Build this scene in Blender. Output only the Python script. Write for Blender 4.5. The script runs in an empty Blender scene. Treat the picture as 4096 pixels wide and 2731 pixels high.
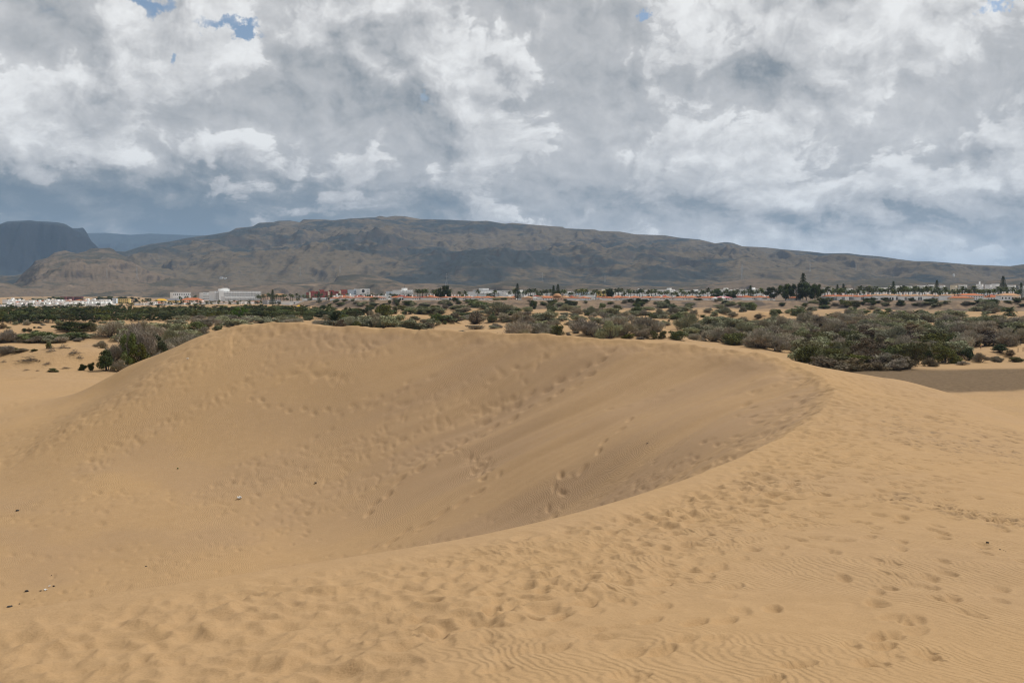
import bpy, math, random
import numpy as np
from mathutils import Vector, Matrix

# ------------------------------------------------------------------ camera, sky, sun, exposure
F = 995.0            # focal length in pixels of a 1024 px wide frame
HV = 297.0           # image row of the level line
CZ = 16.5            # eye height above the lowest flat
PIT = math.atan((341.0 - HV) / F)
SUN_AZ, SUN_EL = math.radians(64), math.radians(53)

scene = bpy.context.scene
COL = scene.collection
cam_d = bpy.data.cameras.new('camera')
cam_d.sensor_width = 36.0
cam_d.lens = F / 1024.0 * 36.0
cam_d.clip_start = 0.5
cam_d.clip_end = 90000.0
cam = bpy.data.objects.new('camera', cam_d)
cam.location = (0, 0, CZ)
cam.rotation_euler = (math.pi / 2 - PIT, 0, 0)
COL.objects.link(cam)
scene.camera = cam

sunv = Vector((math.cos(SUN_EL) * math.sin(SUN_AZ), math.cos(SUN_EL) * math.cos(SUN_AZ), math.sin(SUN_EL)))
sl = bpy.data.lights.new('sun', 'SUN')
sl.energy = 3.0
sl.angle = math.radians(1.5)
sl.color = (1.0, 0.955, 0.88)
so = bpy.data.objects.new('sun', sl)
so.rotation_euler = sunv.to_track_quat('Z', 'Y').to_euler()
so.location = (300, 0, 400)
COL.objects.link(so)

scene.view_settings.view_transform = 'Standard'
scene.view_settings.look = 'None'
scene.view_settings.exposure = 0.03
scene.view_settings.gamma = 1.0
scene.view_settings.use_curve_mapping = False
scene.cycles.use_denoising = True
scene.cycles.pixel_filter_type = 'BLACKMAN_HARRIS'
scene.cycles.filter_width = 1.15
scene.cycles.max_bounces = 5
scene.cycles.diffuse_bounces = 3
scene.cycles.glossy_bounces = 2
scene.cycles.transmission_bounces = 3
scene.cycles.transparent_max_bounces = 6
scene.cycles.volume_bounces = 1
scene.cycles.sample_clamp_indirect = 6.0


class NT:
    """small helper for node trees"""
    def __init__(s, tree):
        s.t = tree

    def n(s, typ, props=None, **ins):
        nd = s.t.nodes.new(typ)
        for k, v in (props or {}).items():
            setattr(nd, k, v)
        for k, v in ins.items():
            key = int(k[1:]) if k[0] == 'i' and k[1:].isdigit() else k.replace('_', ' ')
            s.set(nd.inputs[key], v)
        return nd

    def set(s, sock, v):
        if hasattr(v, 'is_output'):
            s.t.links.new(v, sock)
        else:
            sock.default_value = v

    def m(s, op, a, b=0.0, c=0.0, clamp=False):
        nd = s.t.nodes.new('ShaderNodeMath')
        nd.operation = op
        nd.use_clamp = clamp
        s.set(nd.inputs[0], a)
        s.set(nd.inputs[1], b)
        s.set(nd.inputs[2], c)
        return nd.outputs[0]

    def v(s, op, a, b=(0, 0, 0), scale=None):
        nd = s.t.nodes.new('ShaderNodeVectorMath')
        nd.operation = op
        s.set(nd.inputs[0], a)
        s.set(nd.inputs[1], b)
        if scale is not None:
            s.set(nd.inputs['Scale'], scale)
        return nd.outputs['Value'] if op in ('LENGTH', 'DOT_PRODUCT', 'DISTANCE') else nd.outputs[0]

    def ramp(s, x, lo, hi, smooth=True):
        nd = s.t.nodes.new('ShaderNodeMapRange')
        nd.interpolation_type = 'SMOOTHSTEP' if smooth else 'LINEAR'
        s.set(nd.inputs['Value'], x)
        s.set(nd.inputs['From Min'], lo)
        s.set(nd.inputs['From Max'], hi)
        return nd.outputs[0]

    def mix(s, f, a, b):
        nd = s.t.nodes.new('ShaderNodeMix')
        nd.data_type = 'RGBA'
        s.set(nd.inputs[0], f)
        for i, q in ((6, a), (7, b)):
            s.set(nd.inputs[i], q if hasattr(q, 'is_output') else (*q[:3], 1.0))
        return nd.outputs[2]

    def noise(s, vec, scale, detail=4.0, rough=0.5, dist=0.0, lac=2.0, dim='3D'):
        nd = s.n('ShaderNodeTexNoise', {'noise_dimensions': dim}, Vector=vec, Scale=scale, Detail=detail, Roughness=rough, Distortion=dist, Lacunarity=lac)
        return nd.outputs[0]


def ray(u, v):
    a = (u - 512.0) / F
    b = -(v - 341.0) / F
    cp, sp = math.cos(PIT), math.sin(PIT)
    return a, cp + b * sp, -sp + b * cp


def at(u, v, Y):
    """point seen at pixel (u, v) of a 1024 wide frame, Y metres ahead; z relative to the eye"""
    x, y, z = ray(u, v)
    k = Y / y
    return (x * k, Y, z * k)


# ---- sky: a Nishita sky seen through gaps of a broken cumulus deck (procedural, all directions)
world = bpy.data.worlds.new('World')
scene.world = world
world.use_nodes = True
wt = world.node_tree
wt.nodes.clear()
W = NT(wt)
SKY_S = 0.1
sky = W.n('ShaderNodeTexSky', {'sky_type': 'NISHITA', 'sun_disc': False})
sky.sun_elevation = SUN_EL
sky.sun_rotation = SUN_AZ
sky.air_density = 1.0
sky.dust_density = 1.5
gen = W.n('ShaderNodeTexCoord').outputs['Generated']
sep = W.n('ShaderNodeSeparateXYZ', None, Vector=gen)
dx, dy, dz = sep.outputs[0], sep.outputs[1], sep.outputs[2]
az = W.m('MULTIPLY', W.m('ARCTAN2', dx, dy), 57.2958)
el = W.m('MULTIPLY', W.m('ARCSINE', dz), 57.2958)
AE = W.n('ShaderNodeCombineXYZ', None, X=az, Y=el, Z=0.0).outputs[0]
# cloud space: azimuth against a height scale that flattens the clouds towards the horizon
fzz = W.m('MULTIPLY', W.m('LOGARITHM', W.m('ADD', 1.0, W.m('MULTIPLY', W.m('MAXIMUM', dz, 0.0), 4.5)), 2.71828), 0.56)
P = W.n('ShaderNodeCombineXYZ', None, X=W.m('MULTIPLY', az, 0.0174533), Y=fzz, Z=0.0).outputs[0]

# cloud density as a node group so that it can be looked up again (for the light on the puffs)
cg = bpy.data.node_groups.new('cloud_density', 'ShaderNodeTree')
cg.interface.new_socket('Vector', in_out='INPUT', socket_type='NodeSocketVector')
cg.interface.new_socket('Density', in_out='OUTPUT', socket_type='NodeSocketFloat')
G = NT(cg)
gi = G.n('NodeGroupInput').outputs[0]
go = G.n('NodeGroupOutput')
wv = G.n('ShaderNodeTexNoise', {'noise_dimensions': '2D'}, Vector=gi, Scale=8.0, Detail=5.0, Roughness=0.6).outputs['Color']
wv = G.v('SCALE', G.v('SUBTRACT', wv, (0.5, 0.5, 0.5)), scale=0.09)
q = G.v('ADD', gi, wv)
big = G.noise(q, 7.6, 7.0, 0.53, dim='2D')
vo = G.n('ShaderNodeTexVoronoi', {'voronoi_dimensions': '2D', 'feature': 'F1', 'normalize': True}, Vector=q, Scale=13.0, Detail=3.0, Roughness=0.5, Lacunarity=2.3).outputs['Distance']
puff = G.m('SUBTRACT', 1.0, G.m('MULTIPLY', vo, 1.45))
d = G.m('ADD', G.m('MULTIPLY', big, 0.72), G.m('MULTIPLY', puff, 0.28))
cg.links.new(d, go.inputs[0])


def dens(vec):
    nd = wt.nodes.new('ShaderNodeGroup')
    nd.node_tree = cg
    W.set(nd.inputs[0], vec)
    return nd.outputs[0]


d0 = dens(P)
d1 = dens(W.v('ADD', P, (0.009, 0.015, 0.0)))      # a little towards the light, up and right
d2 = dens(W.v('ADD', P, (0.028, 0.05, 0.0)))
wz = W.n('ShaderNodeTexNoise', {'noise_dimensions': '2D'}, Vector=AE, Scale=0.25, Detail=6.0, Roughness=0.6).outputs['Color']
AEw = W.v('ADD', AE, W.v('MULTIPLY', W.v('SUBTRACT', wz, (0.5, 0.5, 0.5)), (8.5, 5.0, 0)))


def pix(u4, v4):
    x, y, z = ray(u4 / 4.0, v4 / 4.0)
    return math.degrees(math.atan2(x, y)), math.degrees(math.atan2(z, math.hypot(x, y)))


def blob(u4, v4, ru, rv, warped=True):
    a, e = pix(u4, v4)
    k = 4 * F * math.pi / 180.0
    s = W.v('MULTIPLY', W.v('SUBTRACT', AEw if warped else AE, (a, e, 0)), (k / ru, k / rv, 0))
    r = W.v('LENGTH', s)
    return W.ramp(r, 1.0, 0.15)


def total(lst):
    o = None
    for u4, v4, ru, rv, g in lst:
        b = W.m('MULTIPLY', blob(u4, v4, ru, rv), g)
        o = b if o is None else W.m('ADD', o, b)
    return o


bright = total([(560, 180, 300, 230, .95), (860, 150, 240, 150, .7), (90, 470, 330, 260, .85), (520, 590, 260, 190, .7),
                (1780, 430, 300, 190, 1.), (1900, 640, 260, 120, .6), (1420, 60, 330, 140, .6), (3450, 360, 420, 230, 1.0),
                (3150, 480, 360, 190, .6), (2780, 590, 420, 110, .75), (3060, 945, 460, 95, 1.5), (3500, 1000, 620, 60, 1.2),
                (2150, 893, 220, 36, 1.5), (3880, 130, 260, 220, .6), (2850, 40, 260, 120, .8), (3950, 1030, 420, 60, 1.0),
                (4040, 700, 200, 130, .6), (2480, 420, 360, 130, .45)])
dark = total([(3450, 840, 620, 75, .9), (2400, 810, 900, 100, .6), (2330, 330, 520, 150, .6), (3130, 320, 480, 120, .55), (1650, 480, 500, 280, .4),
              (2900, 530, 460, 75, .6), (200, 80, 520, 190, .35), (3650, 640, 460, 150, .4), (2000, 120, 460, 210, .35), (1150, 420, 420, 260, .3)])
sw = W.n('ShaderNodeSeparateXYZ', None, Vector=AEw)
storm = W.m('MULTIPLY', W.ramp(sw.outputs[0], 9.0, -22.0), W.ramp(sw.outputs[1], 9.5, 4.2))   # the dark deck over the valley
low = W.ramp(sw.outputs[1], 8.0, 3.0)
holes = total([(610, 5, 190, 55, .85), (900, 95, 220, 50, .8), (705, 200, 85, 50, .8), (2545, 35, 115, 45, .8),
               (1660, 395, 90, 40, .55), (3960, 10, 110, 50, .8), (150, 330, 150, 60, .35), (535, 235, 70, 40, .5)])

elf = W.ramp(el, 2.0, 14.0, False)
cover = W.m('ADD', W.m('SUBTRACT', d0, W.m('MULTIPLY', holes, 0.40)), W.m('ADD', 0.13, W.m('MULTIPLY', W.m('SUBTRACT', 1.0, elf), 0.2)))
mask = W.ramp(cover, 0.33, 0.52)
lit = W.m('ADD', W.m('MULTIPLY', W.m('SUBTRACT', d0, d1), 2.5), W.m('MULTIPLY', W.m('SUBTRACT', d0, d2), 1.2))
# nearer heaps with defined edges in front of a smoother grey deck
dF = W.m('ADD', d0, W.m('MULTIPLY', W.m('SUBTRACT', bright, W.m('MULTIPLY', dark, 0.8)), 0.09))
dF = W.m('SUBTRACT', dF, W.m('MULTIPLY', storm, 0.13))
front = W.ramp(dF, 0.468, 0.530)
deck = W.m('ADD', 0.545, W.m('MULTIPLY', lit, 0.42))
heap_ = W.m('ADD', 0.57, W.m('MULTIPLY', lit, 0.82))
edge = W.m('SUBTRACT', 1.0, W.ramp(dF, 0.50, 0.66))          # thin rims let the light through
heap_ = W.m('ADD', heap_, W.m('MULTIPLY', edge, 0.12))
tone = W.m('ADD', W.m('MULTIPLY', heap_, front), W.m('MULTIPLY', deck, W.m('SUBTRACT', 1.0, front)))
tone = W.m('ADD', tone, W.m('MULTIPLY', bright, 0.20))
tone = W.m('SUBTRACT', tone, W.m('MULTIPLY', dark, 0.24))
tone = W.m('SUBTRACT', tone, W.m('MULTIPLY', storm, 0.46))
tone = W.m('SUBTRACT', tone, W.m('MULTIPLY', low, 0.05), clamp=True)
cr = W.n('ShaderNodeValToRGB', None, Fac=tone)
e = cr.color_ramp.elements
e[0].position, e[0].color = 0.0, (0.125, 0.158, 0.19, 1)
e[1].position, e[1].color = 1.0, (0.80, 0.80, 0.79, 1)
for p_, c_ in ((0.2, (0.215, 0.238, 0.258)), (0.40, (0.385, 0.391, 0.398)), (0.56, (0.485, 0.484, 0.486)), (0.72, (0.60, 0.596, 0.592)), (0.86, (0.72, 0.716, 0.708))):
    x_ = cr.color_ramp.elements.new(p_)
    x_.color = (*c_, 1)
clouds = W.v('SCALE', cr.outputs[0], scale=1.1 / SKY_S)
skyc = W.mix(mask, sky.outputs[0], clouds)
below = W.ramp(dz, -0.004, -0.03)
skyc = W.mix(below, skyc, (2.6, 2.0, 1.3))
bgn = W.n('ShaderNodeBackground', None, Color=skyc, Strength=SKY_S)
wo = W.n('ShaderNodeOutputWorld')
wt.links.new(bgn.outputs[0], wo.inputs[0])
world.cycles.sampling_method = 'NONE'


# ------------------------------------------------------------------ numeric helpers
def _hash(ix, iy, seed):
    h = (ix.astype(np.int64) * 374761393 + iy.astype(np.int64) * 668265263 + seed * 974711) & 0xFFFFFFFF
    h = ((h ^ (h >> 13)) * 1274126177) & 0xFFFFFFFF
    return (h ^ (h >> 16)) & 0xFFFF


def pn(x, y, seed=0):
    ix = np.floor(x); iy = np.floor(y)
    fx = x - ix; fy = y - iy
    ux = fx * fx * fx * (fx * (fx * 6 - 15) + 10)
    uy = fy * fy * fy * (fy * (fy * 6 - 15) + 10)
    out = 0
    for ox in (0, 1):
        for oy in (0, 1):
            a = _hash(ix + ox, iy + oy, seed) * (2 * math.pi / 65536.0)
            g = np.cos(a) * (fx - ox) + np.sin(a) * (fy - oy)
            out = out + g * (ux if ox else 1 - ux) * (uy if oy else 1 - uy)
    return out * 1.5


def fbm(x, y, octs=4, seed=0, gain=0.5, ridged=False):
    o = 0.0; a = 1.0; t = 0.0
    for k in range(octs):
        n = pn(x * 2 ** k + 17.3 * k, y * 2 ** k - 9.1 * k, seed + k)
        o = o + a * ((1 - 2 * np.abs(n)) if ridged else n)
        t += a; a *= gain
    return o / t


def sst(x, a, b):
    t = np.clip((x - a) / (b - a), 0, 1)
    return t * t * (3 - 2 * t)


class TPS:
    def __init__(s, pts, reg=1e-3):
        p = np.array(pts, float)
        s.c = p[:, :2] / 50.0
        n = len(p)
        d2 = ((s.c[:, None] - s.c[None]) ** 2).sum(-1)
        K = np.where(d2 > 0, 0.5 * d2 * np.log(d2 + 1e-12), 0) + reg * np.eye(n)
        A = np.zeros((n + 3, n + 3))
        A[:n, :n] = K
        A[:n, n] = 1; A[:n, n + 1:] = s.c
        A[n:, :n] = A[:n, n:].T
        b = np.zeros(n + 3); b[:n] = p[:, 2]
        w = np.linalg.solve(A, b)
        s.w, s.a = w[:n], w[n:]

    def __call__(s, x, y):
        x = x / 50.0; y = y / 50.0
        o = s.a[0] + s.a[1] * x + s.a[2] * y
        for (cx, cy), w in zip(s.c, s.w):
            d2 = (x - cx) ** 2 + (y - cy) ** 2
            o = o + w * 0.5 * d2 * np.log(d2 + 1e-12)
        return o


def catmull(pts, n=5):
    p = [np.array(q, float) for q in pts]
    out = []
    for i in range(len(p) - 1):
        a = p[max(i - 1, 0)]; b = p[i]; c = p[i + 1]; d_ = p[min(i + 2, len(p) - 1)]
        for k in range(n):
            t = k / n
            out.append(0.5 * (2 * b + (c - a) * t + (2 * a - 5 * b + 4 * c - d_) * t * t + (3 * b - a - 3 * c + d_) * t ** 3))
    out.append(p[-1])
    return np.array(out)


# ------------------------------------------------------------------ shape of the land (z relative to the eye)
BR = [at(*q) for q in ((0, 612, 9.5), (115, 592, 10.1), (230, 575, 11), (345, 557, 12), (450, 541, 13.2), (560, 516, 15.5), (635, 495, 18),
                       (700, 473, 21), (760, 447, 26.5), (800, 424, 33), (828, 402, 40), (834, 388, 45.5), (818, 373, 50.5),
                       (775, 357, 55), (720, 347.5, 58), (640, 340.5, 61), (560, 334.5, 63.5), (480, 331.5, 66), (400, 328.5, 68.5),
                       (320, 325.5, 71), (265, 323, 72.8), (232, 323.5, 73.5))]
NOSE = [at(*q) for q in ((196, 345, 71.5), (150, 376, 68), (75, 425, 64), (0, 463, 61.5))] + [(-48, 56, -11.6), (-75, 50, -12.6)]
NEARX = [(-26, -8, -3.6), (-12, 3.2, -3.2)]
LINE = catmull(NEARX + BR + NOSE, 4)
BOWL = [at(*q) for q in ((0, 600, 44.5), (50, 588, 45.5), (200, 573, 46), (400, 546, 47), (500, 527, 46), (600, 500, 44), (662, 484, 40),
                         (0, 540, 50), (100, 558, 48.3), (250, 556, 48), (60, 486, 56.5), (112, 500, 54), (200, 526, 51), (330, 520, 51.5),
                         (300, 450, 58.5), (300, 380, 65), (200, 440, 60.5), (200, 380, 66.5), (130, 455, 59.5), (480, 400, 60), (480, 470, 52.5),
                         (640, 395, 54.5), (640, 440, 47.5), (560, 380, 59.5), (560, 450, 50.5), (400, 375, 63.5), (400, 450, 57),
                         (720, 400, 51), (760, 400, 47.5), (700, 440, 43.5))]
for (x, y, z) in BR[:9]:
    nx, ny = -0.8, 0.6
    BOWL.append((x + nx * 6, y + ny * 6, z - 3.7))
    BOWL.append((x + nx * 12, y + ny * 12, max(z - 7.4, -13.3)))
BOWL += [(-20, 25, -13.2), (-35, 40, -13.4), (-50, 30, -13.8), (-30, 15, -11), (-60, 45, -13.2), (-5, 34, -12.3), (-18, 34, -13.2)]
OUTR = [at(*q) for q in ((0, 682, 7.3), (250, 682, 6.7), (512, 682, 6.5), (760, 682, 6.5), (1000, 682, 6.6), (300, 620, 8.6), (600, 600, 9.2),
                         (600, 545, 12.4), (800, 600, 9.6), (1000, 600, 10.0), (800, 520, 15.3), (1000, 540, 13.8), (1000, 500, 18), (860, 470, 21.5),
                         (1010, 460, 27), (880, 425, 34), (1010, 435, 35), (940, 405, 45), (870, 392, 50), (865, 375, 59), (900, 382, 62),
                         (945, 394, 60), (985, 406, 54), (1020, 419, 47), (1060, 432, 42),
                         (205, 335.5, 74), (160, 353, 75.5), (125, 365, 77.5), (60, 400, 77), (110, 388, 75), (0, 430, 69), (0, 400, 84),
                         (0, 380, 112), (60, 378, 108), (110, 372, 98))]
OUTR += [(0, 2.2, -1.95), (5, 1, -2.2), (10, 4, -2.9), (20, 12, -5.4), (32, 25, -8.5), (44, 45, -13), (40, 62, -13.5), (34, 76, -13), (22, 84, -11.5),
         (8, 90, -10), (-8, 94, -9.6), (-24, 98, -10), (-40, 98, -10), (-8, 82, -5.2), (10, 76, -5.4), (24, 68, -8), (-30, 86, -8.2),
         (60, 30, -18), (62, 60, -19), (55, 95, -19), (30, 112, -18), (0, 118, -17), (-30, 124, -15), (-10, -6, -2.4), (12, -8, -3),
         (-60, 128, -12.6), (-90, 100, -12.5), (-100, 60, -12.6), (-75, 135, -13)]
LB = [tuple(q) for q in LINE[4:4 + 4 * len(BR):4]]
TI = TPS(BOWL + LB + NOSE)
TO = TPS(OUTR + LB + NOSE)

FIELD = [at(*q) for q in ((0, 372, 146), (60, 370, 146), (140, 366, 158), (0, 350, 200), (0, 331, 320), (150, 331, 330), (130, 346, 220), (250, 322, 420),
                          (900, 368, 225), (1024, 362, 240), (1024, 391, 165), (960, 394, 165), (1024, 416, 135), (600, 325, 420), (450, 318, 500),
                          (700, 331, 380), (1000, 331, 410), (860, 345, 315), (560, 310, 660), (800, 309.5, 660), (1000, 312.5, 620), (1000, 319, 540),
                          (400, 309, 700), (0, 306, 1100), (150, 304.5, 1100), (250, 304, 900), (0, 299.5, 2000), (300, 298, 2000), (700, 293, 2500),
                          (1000, 293, 2500), (600, 345, 230), (450, 340, 250), (350, 330, 330))]
FIELD += [(60, 60, -17), (10, 110, -15), (-80, 60, -13.5), (120, 60, -17), (-200, 60, -12), (-900, 500, -10), (900, 500, -11), (-2500, 3000, 5), (2500, 3000, 14)]
TF = TPS(FIELD)
# sand hummocks of the field: (u4, v4 of the top, Y, half width m, half depth m, height m)
HUM = [(150, 1400, 150, 15, 8, 3.4), (330, 1325, 245, 20, 12, 1.6), (260, 1318, 270, 14, 8, 2.0), (1260, 1275, 330, 11, 10, 3.0), (1690, 1258, 400, 17, 14, 3.6),
       (1850, 1218, 530, 22, 14, 4.4), (1940, 1228, 510, 14, 12, 3.6), (2040, 1235, 500, 26, 16, 3.6), (2080, 1242, 440, 18, 12, 3), (2460, 1300, 300, 18, 12, 2.6),
       (2280, 1282, 320, 18, 10, 2.0), (2960, 1238, 410, 30, 16, 4.6), (3060, 1245, 400, 16, 12, 3.6), (3160, 1262, 360, 15, 10, 2.4), (3310, 1252, 390, 20, 10, 2.6),
       (3890, 1256, 380, 22, 12, 3.2), (3960, 1270, 350, 16, 10, 2.4), (4050, 1258, 360, 22, 12, 3.4), (3560, 1262, 400, 12, 8, 2), (3660, 1245, 440, 14, 8, 2),
       (2750, 1222, 560, 36, 14, 3), (3990, 1326, 255, 11, 7, 1.8), (700, 1295, 330, 16, 10, 2), (2480, 1345, 205, 15, 9, 1.4), (1930, 1312, 250, 26, 10, 1.4)]
HUMP = []
for (u4, v4, Y, wx, wy, h) in HUM:
    x, y, z = at(u4 / 4, v4 / 4, Y)
    HUMP.append((x, Y, wx, wy, h))


def mesa_edge(x):
    w = 26 * pn(x / 90.0, x * 0 + 3.3, 5) + 12 * pn(x / 30.0, x * 0 + 7.7, 6)
    return np.where(x < -118, 715 + (-118 - x) * 2.2, 715 - 0.1 * (x + 118)) + w


def field(x, y):
    z = TF(x, np.clip(y, 40, 3200))
    r = np.hypot(x, y)
    flat = sst(x - 0.14 * y, 18, 42) * sst(y, 250, 228)
    far = sst(r, 700, 900)
    amp = (1 - flat * 0.97) * (1 - 0.8 * far)
    z = z + amp * (1.15 * fbm(x / 34.0, y / 30.0, 3, 11) + 0.35 * fbm(x / 9.0, y / 9.0, 2, 12))
    for (hx, hy, wx, wy, h) in HUMP:
        q_ = ((x - hx) / wx) ** 2 + ((y - hy) / wy) ** 2
        z = z + h * np.exp(-(q_ * 1.1) ** 1.5)
    E = mesa_edge(x)
    g = 6 * fbm(x / 16.0, y / 40.0, 3, 21, ridged=True)
    m = sst(y - E + g, 0, 36)
    T = -2.3 + 0.004 * np.maximum(y - 715, 0) - 0.018 * np.clip(-118 - x, 0, 330) + 0.4 * fbm(x / 60., y / 60., 2, 23)
    return z * (1 - m) + T * m


def cliff_mask(x, y):
    E = mesa_edge(x)
    return sst(y - E, -22, 4) * sst(y - E, 46, 34)


def line_sd(x, y):
    """signed distance to the brink line (positive inside the bowl) and place along it"""
    best = np.full(x.shape, 1e9)
    par = np.zeros(x.shape)
    L = LINE[:, :2]
    for i in range(len(L) - 1):
        ax, ay = L[i]; bx, by = L[i + 1]
        ex, ey = bx - ax, by - ay
        t = np.clip(((x - ax) * ex + (y - ay) * ey) / (ex * ex + ey * ey), 0, 1)
        dd = (x - ax - t * ex) ** 2 + (y - ay - t * ey) ** 2
        k = dd < best
        best = np.where(k, dd, best)
        par = np.where(k, i + t, par)
    poly = np.vstack([L, [(-140, 40), (-140, -60)]])
    ins = np.zeros(x.shape, bool)
    n = len(poly)
    for i in range(n):
        x0, y0 = poly[i]; x1, y1 = poly[(i + 1) % n]
        c = ((y0 > y) != (y1 > y)) & (x < (x1 - x0) * (y - y0) / (y1 - y0 + 1e-12) + x0)
        ins ^= c
    return np.where(ins, 1, -1) * np.sqrt(best), par


NB = 4 * (len(NEARX) + len(BR) - 1)


def dune(x, y):
    sd, par = line_sd(x, y)
    nose = sst(par, NB - 5, NB + 3)
    wdt = 0.12 + nose * 5.0
    w = sst(sd, -wdt, wdt)
    zi = TI(x, y); zo = TO(x, y)
    # uneven, wind-cut lip along the far crest
    lip = np.exp(-(sd / 1.6) ** 2) * sst(par, 30, 60)
    zi = zi + lip * (0.22 * fbm(x / 2.3, y / 2.3, 3, 31) + 0.08 * fbm(x / .6, y / .6, 2, 33))
    zo = zo + lip * (0.22 * fbm(x / 2.3, y / 2.3, 3, 31) + 0.08 * fbm(x / .6, y / .6, 2, 33))
    # avalanche tongues and flutes running down the slip face
    ac = x * 0.30 - y * 0.95 + 0.8 * pn(x / 9., y / 9., 47)
    al = x * 0.95 + y * 0.30
    face = sst(sd, 0.3, 2.5) * sst(sd, 24, 10) * sst(x + .2 * y, 0, 12)
    fl = 0.46 * pn(ac / 4.0, al / 19.0, 41) + 0.2 * pn(ac / 1.6, al / 13.0, 42) + 0.05 * pn(ac / 0.6, al / 8.0, 43)
    zi = zi + face * fl
    zi = zi + sst(sd, 1, 6) * 0.16 * fbm(x / 7.0, y / 7.0, 2, 44)
    zo = zo + sst(-sd, .5, 5) * 0.10 * fbm(x / 3.4, y / 3.4, 2, 45)
    z = zo * (1 - w) + zi * w
    r = np.hypot(x, y)
    return z - 6 * sst(r, 118, 150), sd, par


def smax(a, b, k=1.2):
    h = np.clip(0.5 + 0.5 * (a - b) / k, 0, 1)
    return b * (1 - h) + a * h + k * h * (1 - h)


# ------------------------------------------------------------------ mesh helpers
def add(ob, parent=None):
    COL.objects.link(ob)
    if parent is not None:
        ob.parent = parent
    return ob


def tag(o, label=None, cat=None, group=None, kind=None):
    for k, v_ in (('label', label), ('category', cat), ('group', group), ('kind', kind)):
        if v_:
            o[k] = v_
    return o


def mesh_np(name, V, Fq, mat=None, smooth=True):
    me = bpy.data.meshes.new(name)
    V = np.ascontiguousarray(V, np.float32); Fq = np.ascontiguousarray(Fq, np.int32)
    k = Fq.shape[1]
    me.vertices.add(len(V)); me.vertices.foreach_set('co', V.ravel())
    me.loops.add(Fq.size); me.loops.foreach_set('vertex_index', Fq.ravel())
    me.polygons.add(len(Fq))
    me.polygons.foreach_set('loop_start', np.arange(len(Fq), dtype=np.int32) * k)
    me.polygons.foreach_set('use_smooth', np.full(len(Fq), smooth))
    me.update(calc_edges=True)
    if mat:
        me.materials.append(mat)
    return me


def grid_faces(nr, nc):
    i = np.arange(nr - 1)[:, None] * nc + np.arange(nc - 1)[None]
    return np.stack([i, i + 1, i + nc + 1, i + nc], -1).reshape(-1, 4)


def attr(me, name, arr):
    a = me.attributes.new(name, 'FLOAT', 'POINT')
    a.data.foreach_set('value', np.ascontiguousarray(arr, np.float32).ravel())


def pydata(name, V, Fc, mat=None, smooth=False):
    me = bpy.data.meshes.new(name)
    me.from_pydata([tuple(map(float, q_)) for q_ in V], [], Fc)
    if smooth:
        me.shade_smooth()
    if mat:
        me.materials.append(mat)
    return me


# ------------------------------------------------------------------ materials
MATS = {}


def material(name):
    m = bpy.data.materials.new(name)
    m.use_nodes = True
    m.node_tree.nodes.clear()
    t = NT(m.node_tree)
    out = t.n('ShaderNodeOutputMaterial')
    return m, t, out


def bsdf(t, out, color, rough=0.9, normal=None, spec=0.15):
    b = t.n('ShaderNodeBsdfPrincipled', None, Base_Color=color if hasattr(color, 'is_output') else (*color[:3], 1), Roughness=rough)
    b.inputs['Specular IOR Level'].default_value = spec
    if normal is not None:
        t.set(b.inputs['Normal'], normal)
    t.t.links.new(b.outputs[0], out.inputs[0])
    return b


def bump(t, h, strength=0.5, dist=0.05, prev=None):
    b = t.n('ShaderNodeBump', None, Strength=strength, Distance=dist, Height=h)
    if prev is not None:
        t.set(b.inputs['Normal'], prev)
    return b.outputs[0]


def ripple_height(t, pos, scale, rot, warp, seed):
    mp = t.n('ShaderNodeMapping', None, Vector=pos)
    mp.inputs['Rotation'].default_value = (0, 0, rot)
    mp.inputs['Location'].default_value = (seed, seed * 1.7, 0)
    q_ = mp.outputs[0]
    w_ = t.n('ShaderNodeTexNoise', None, Vector=q_, Scale=1.1, Detail=3.0).outputs['Color']
    q_ = t.v('ADD', q_, t.v('MULTIPLY', t.v('SUBTRACT', w_, (.5, .5, .5)), (warp, warp, 0)))
    wv_ = t.n('ShaderNodeTexWave', {'wave_type': 'BANDS', 'bands_direction': 'X', 'wave_profile': 'SIN'}, Vector=q_, Scale=scale, Distortion=1.4, Detail=2.0)
    wv_.inputs['Detail Scale'].default_value = 1.3
    return wv_.outputs['Fac']


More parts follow.
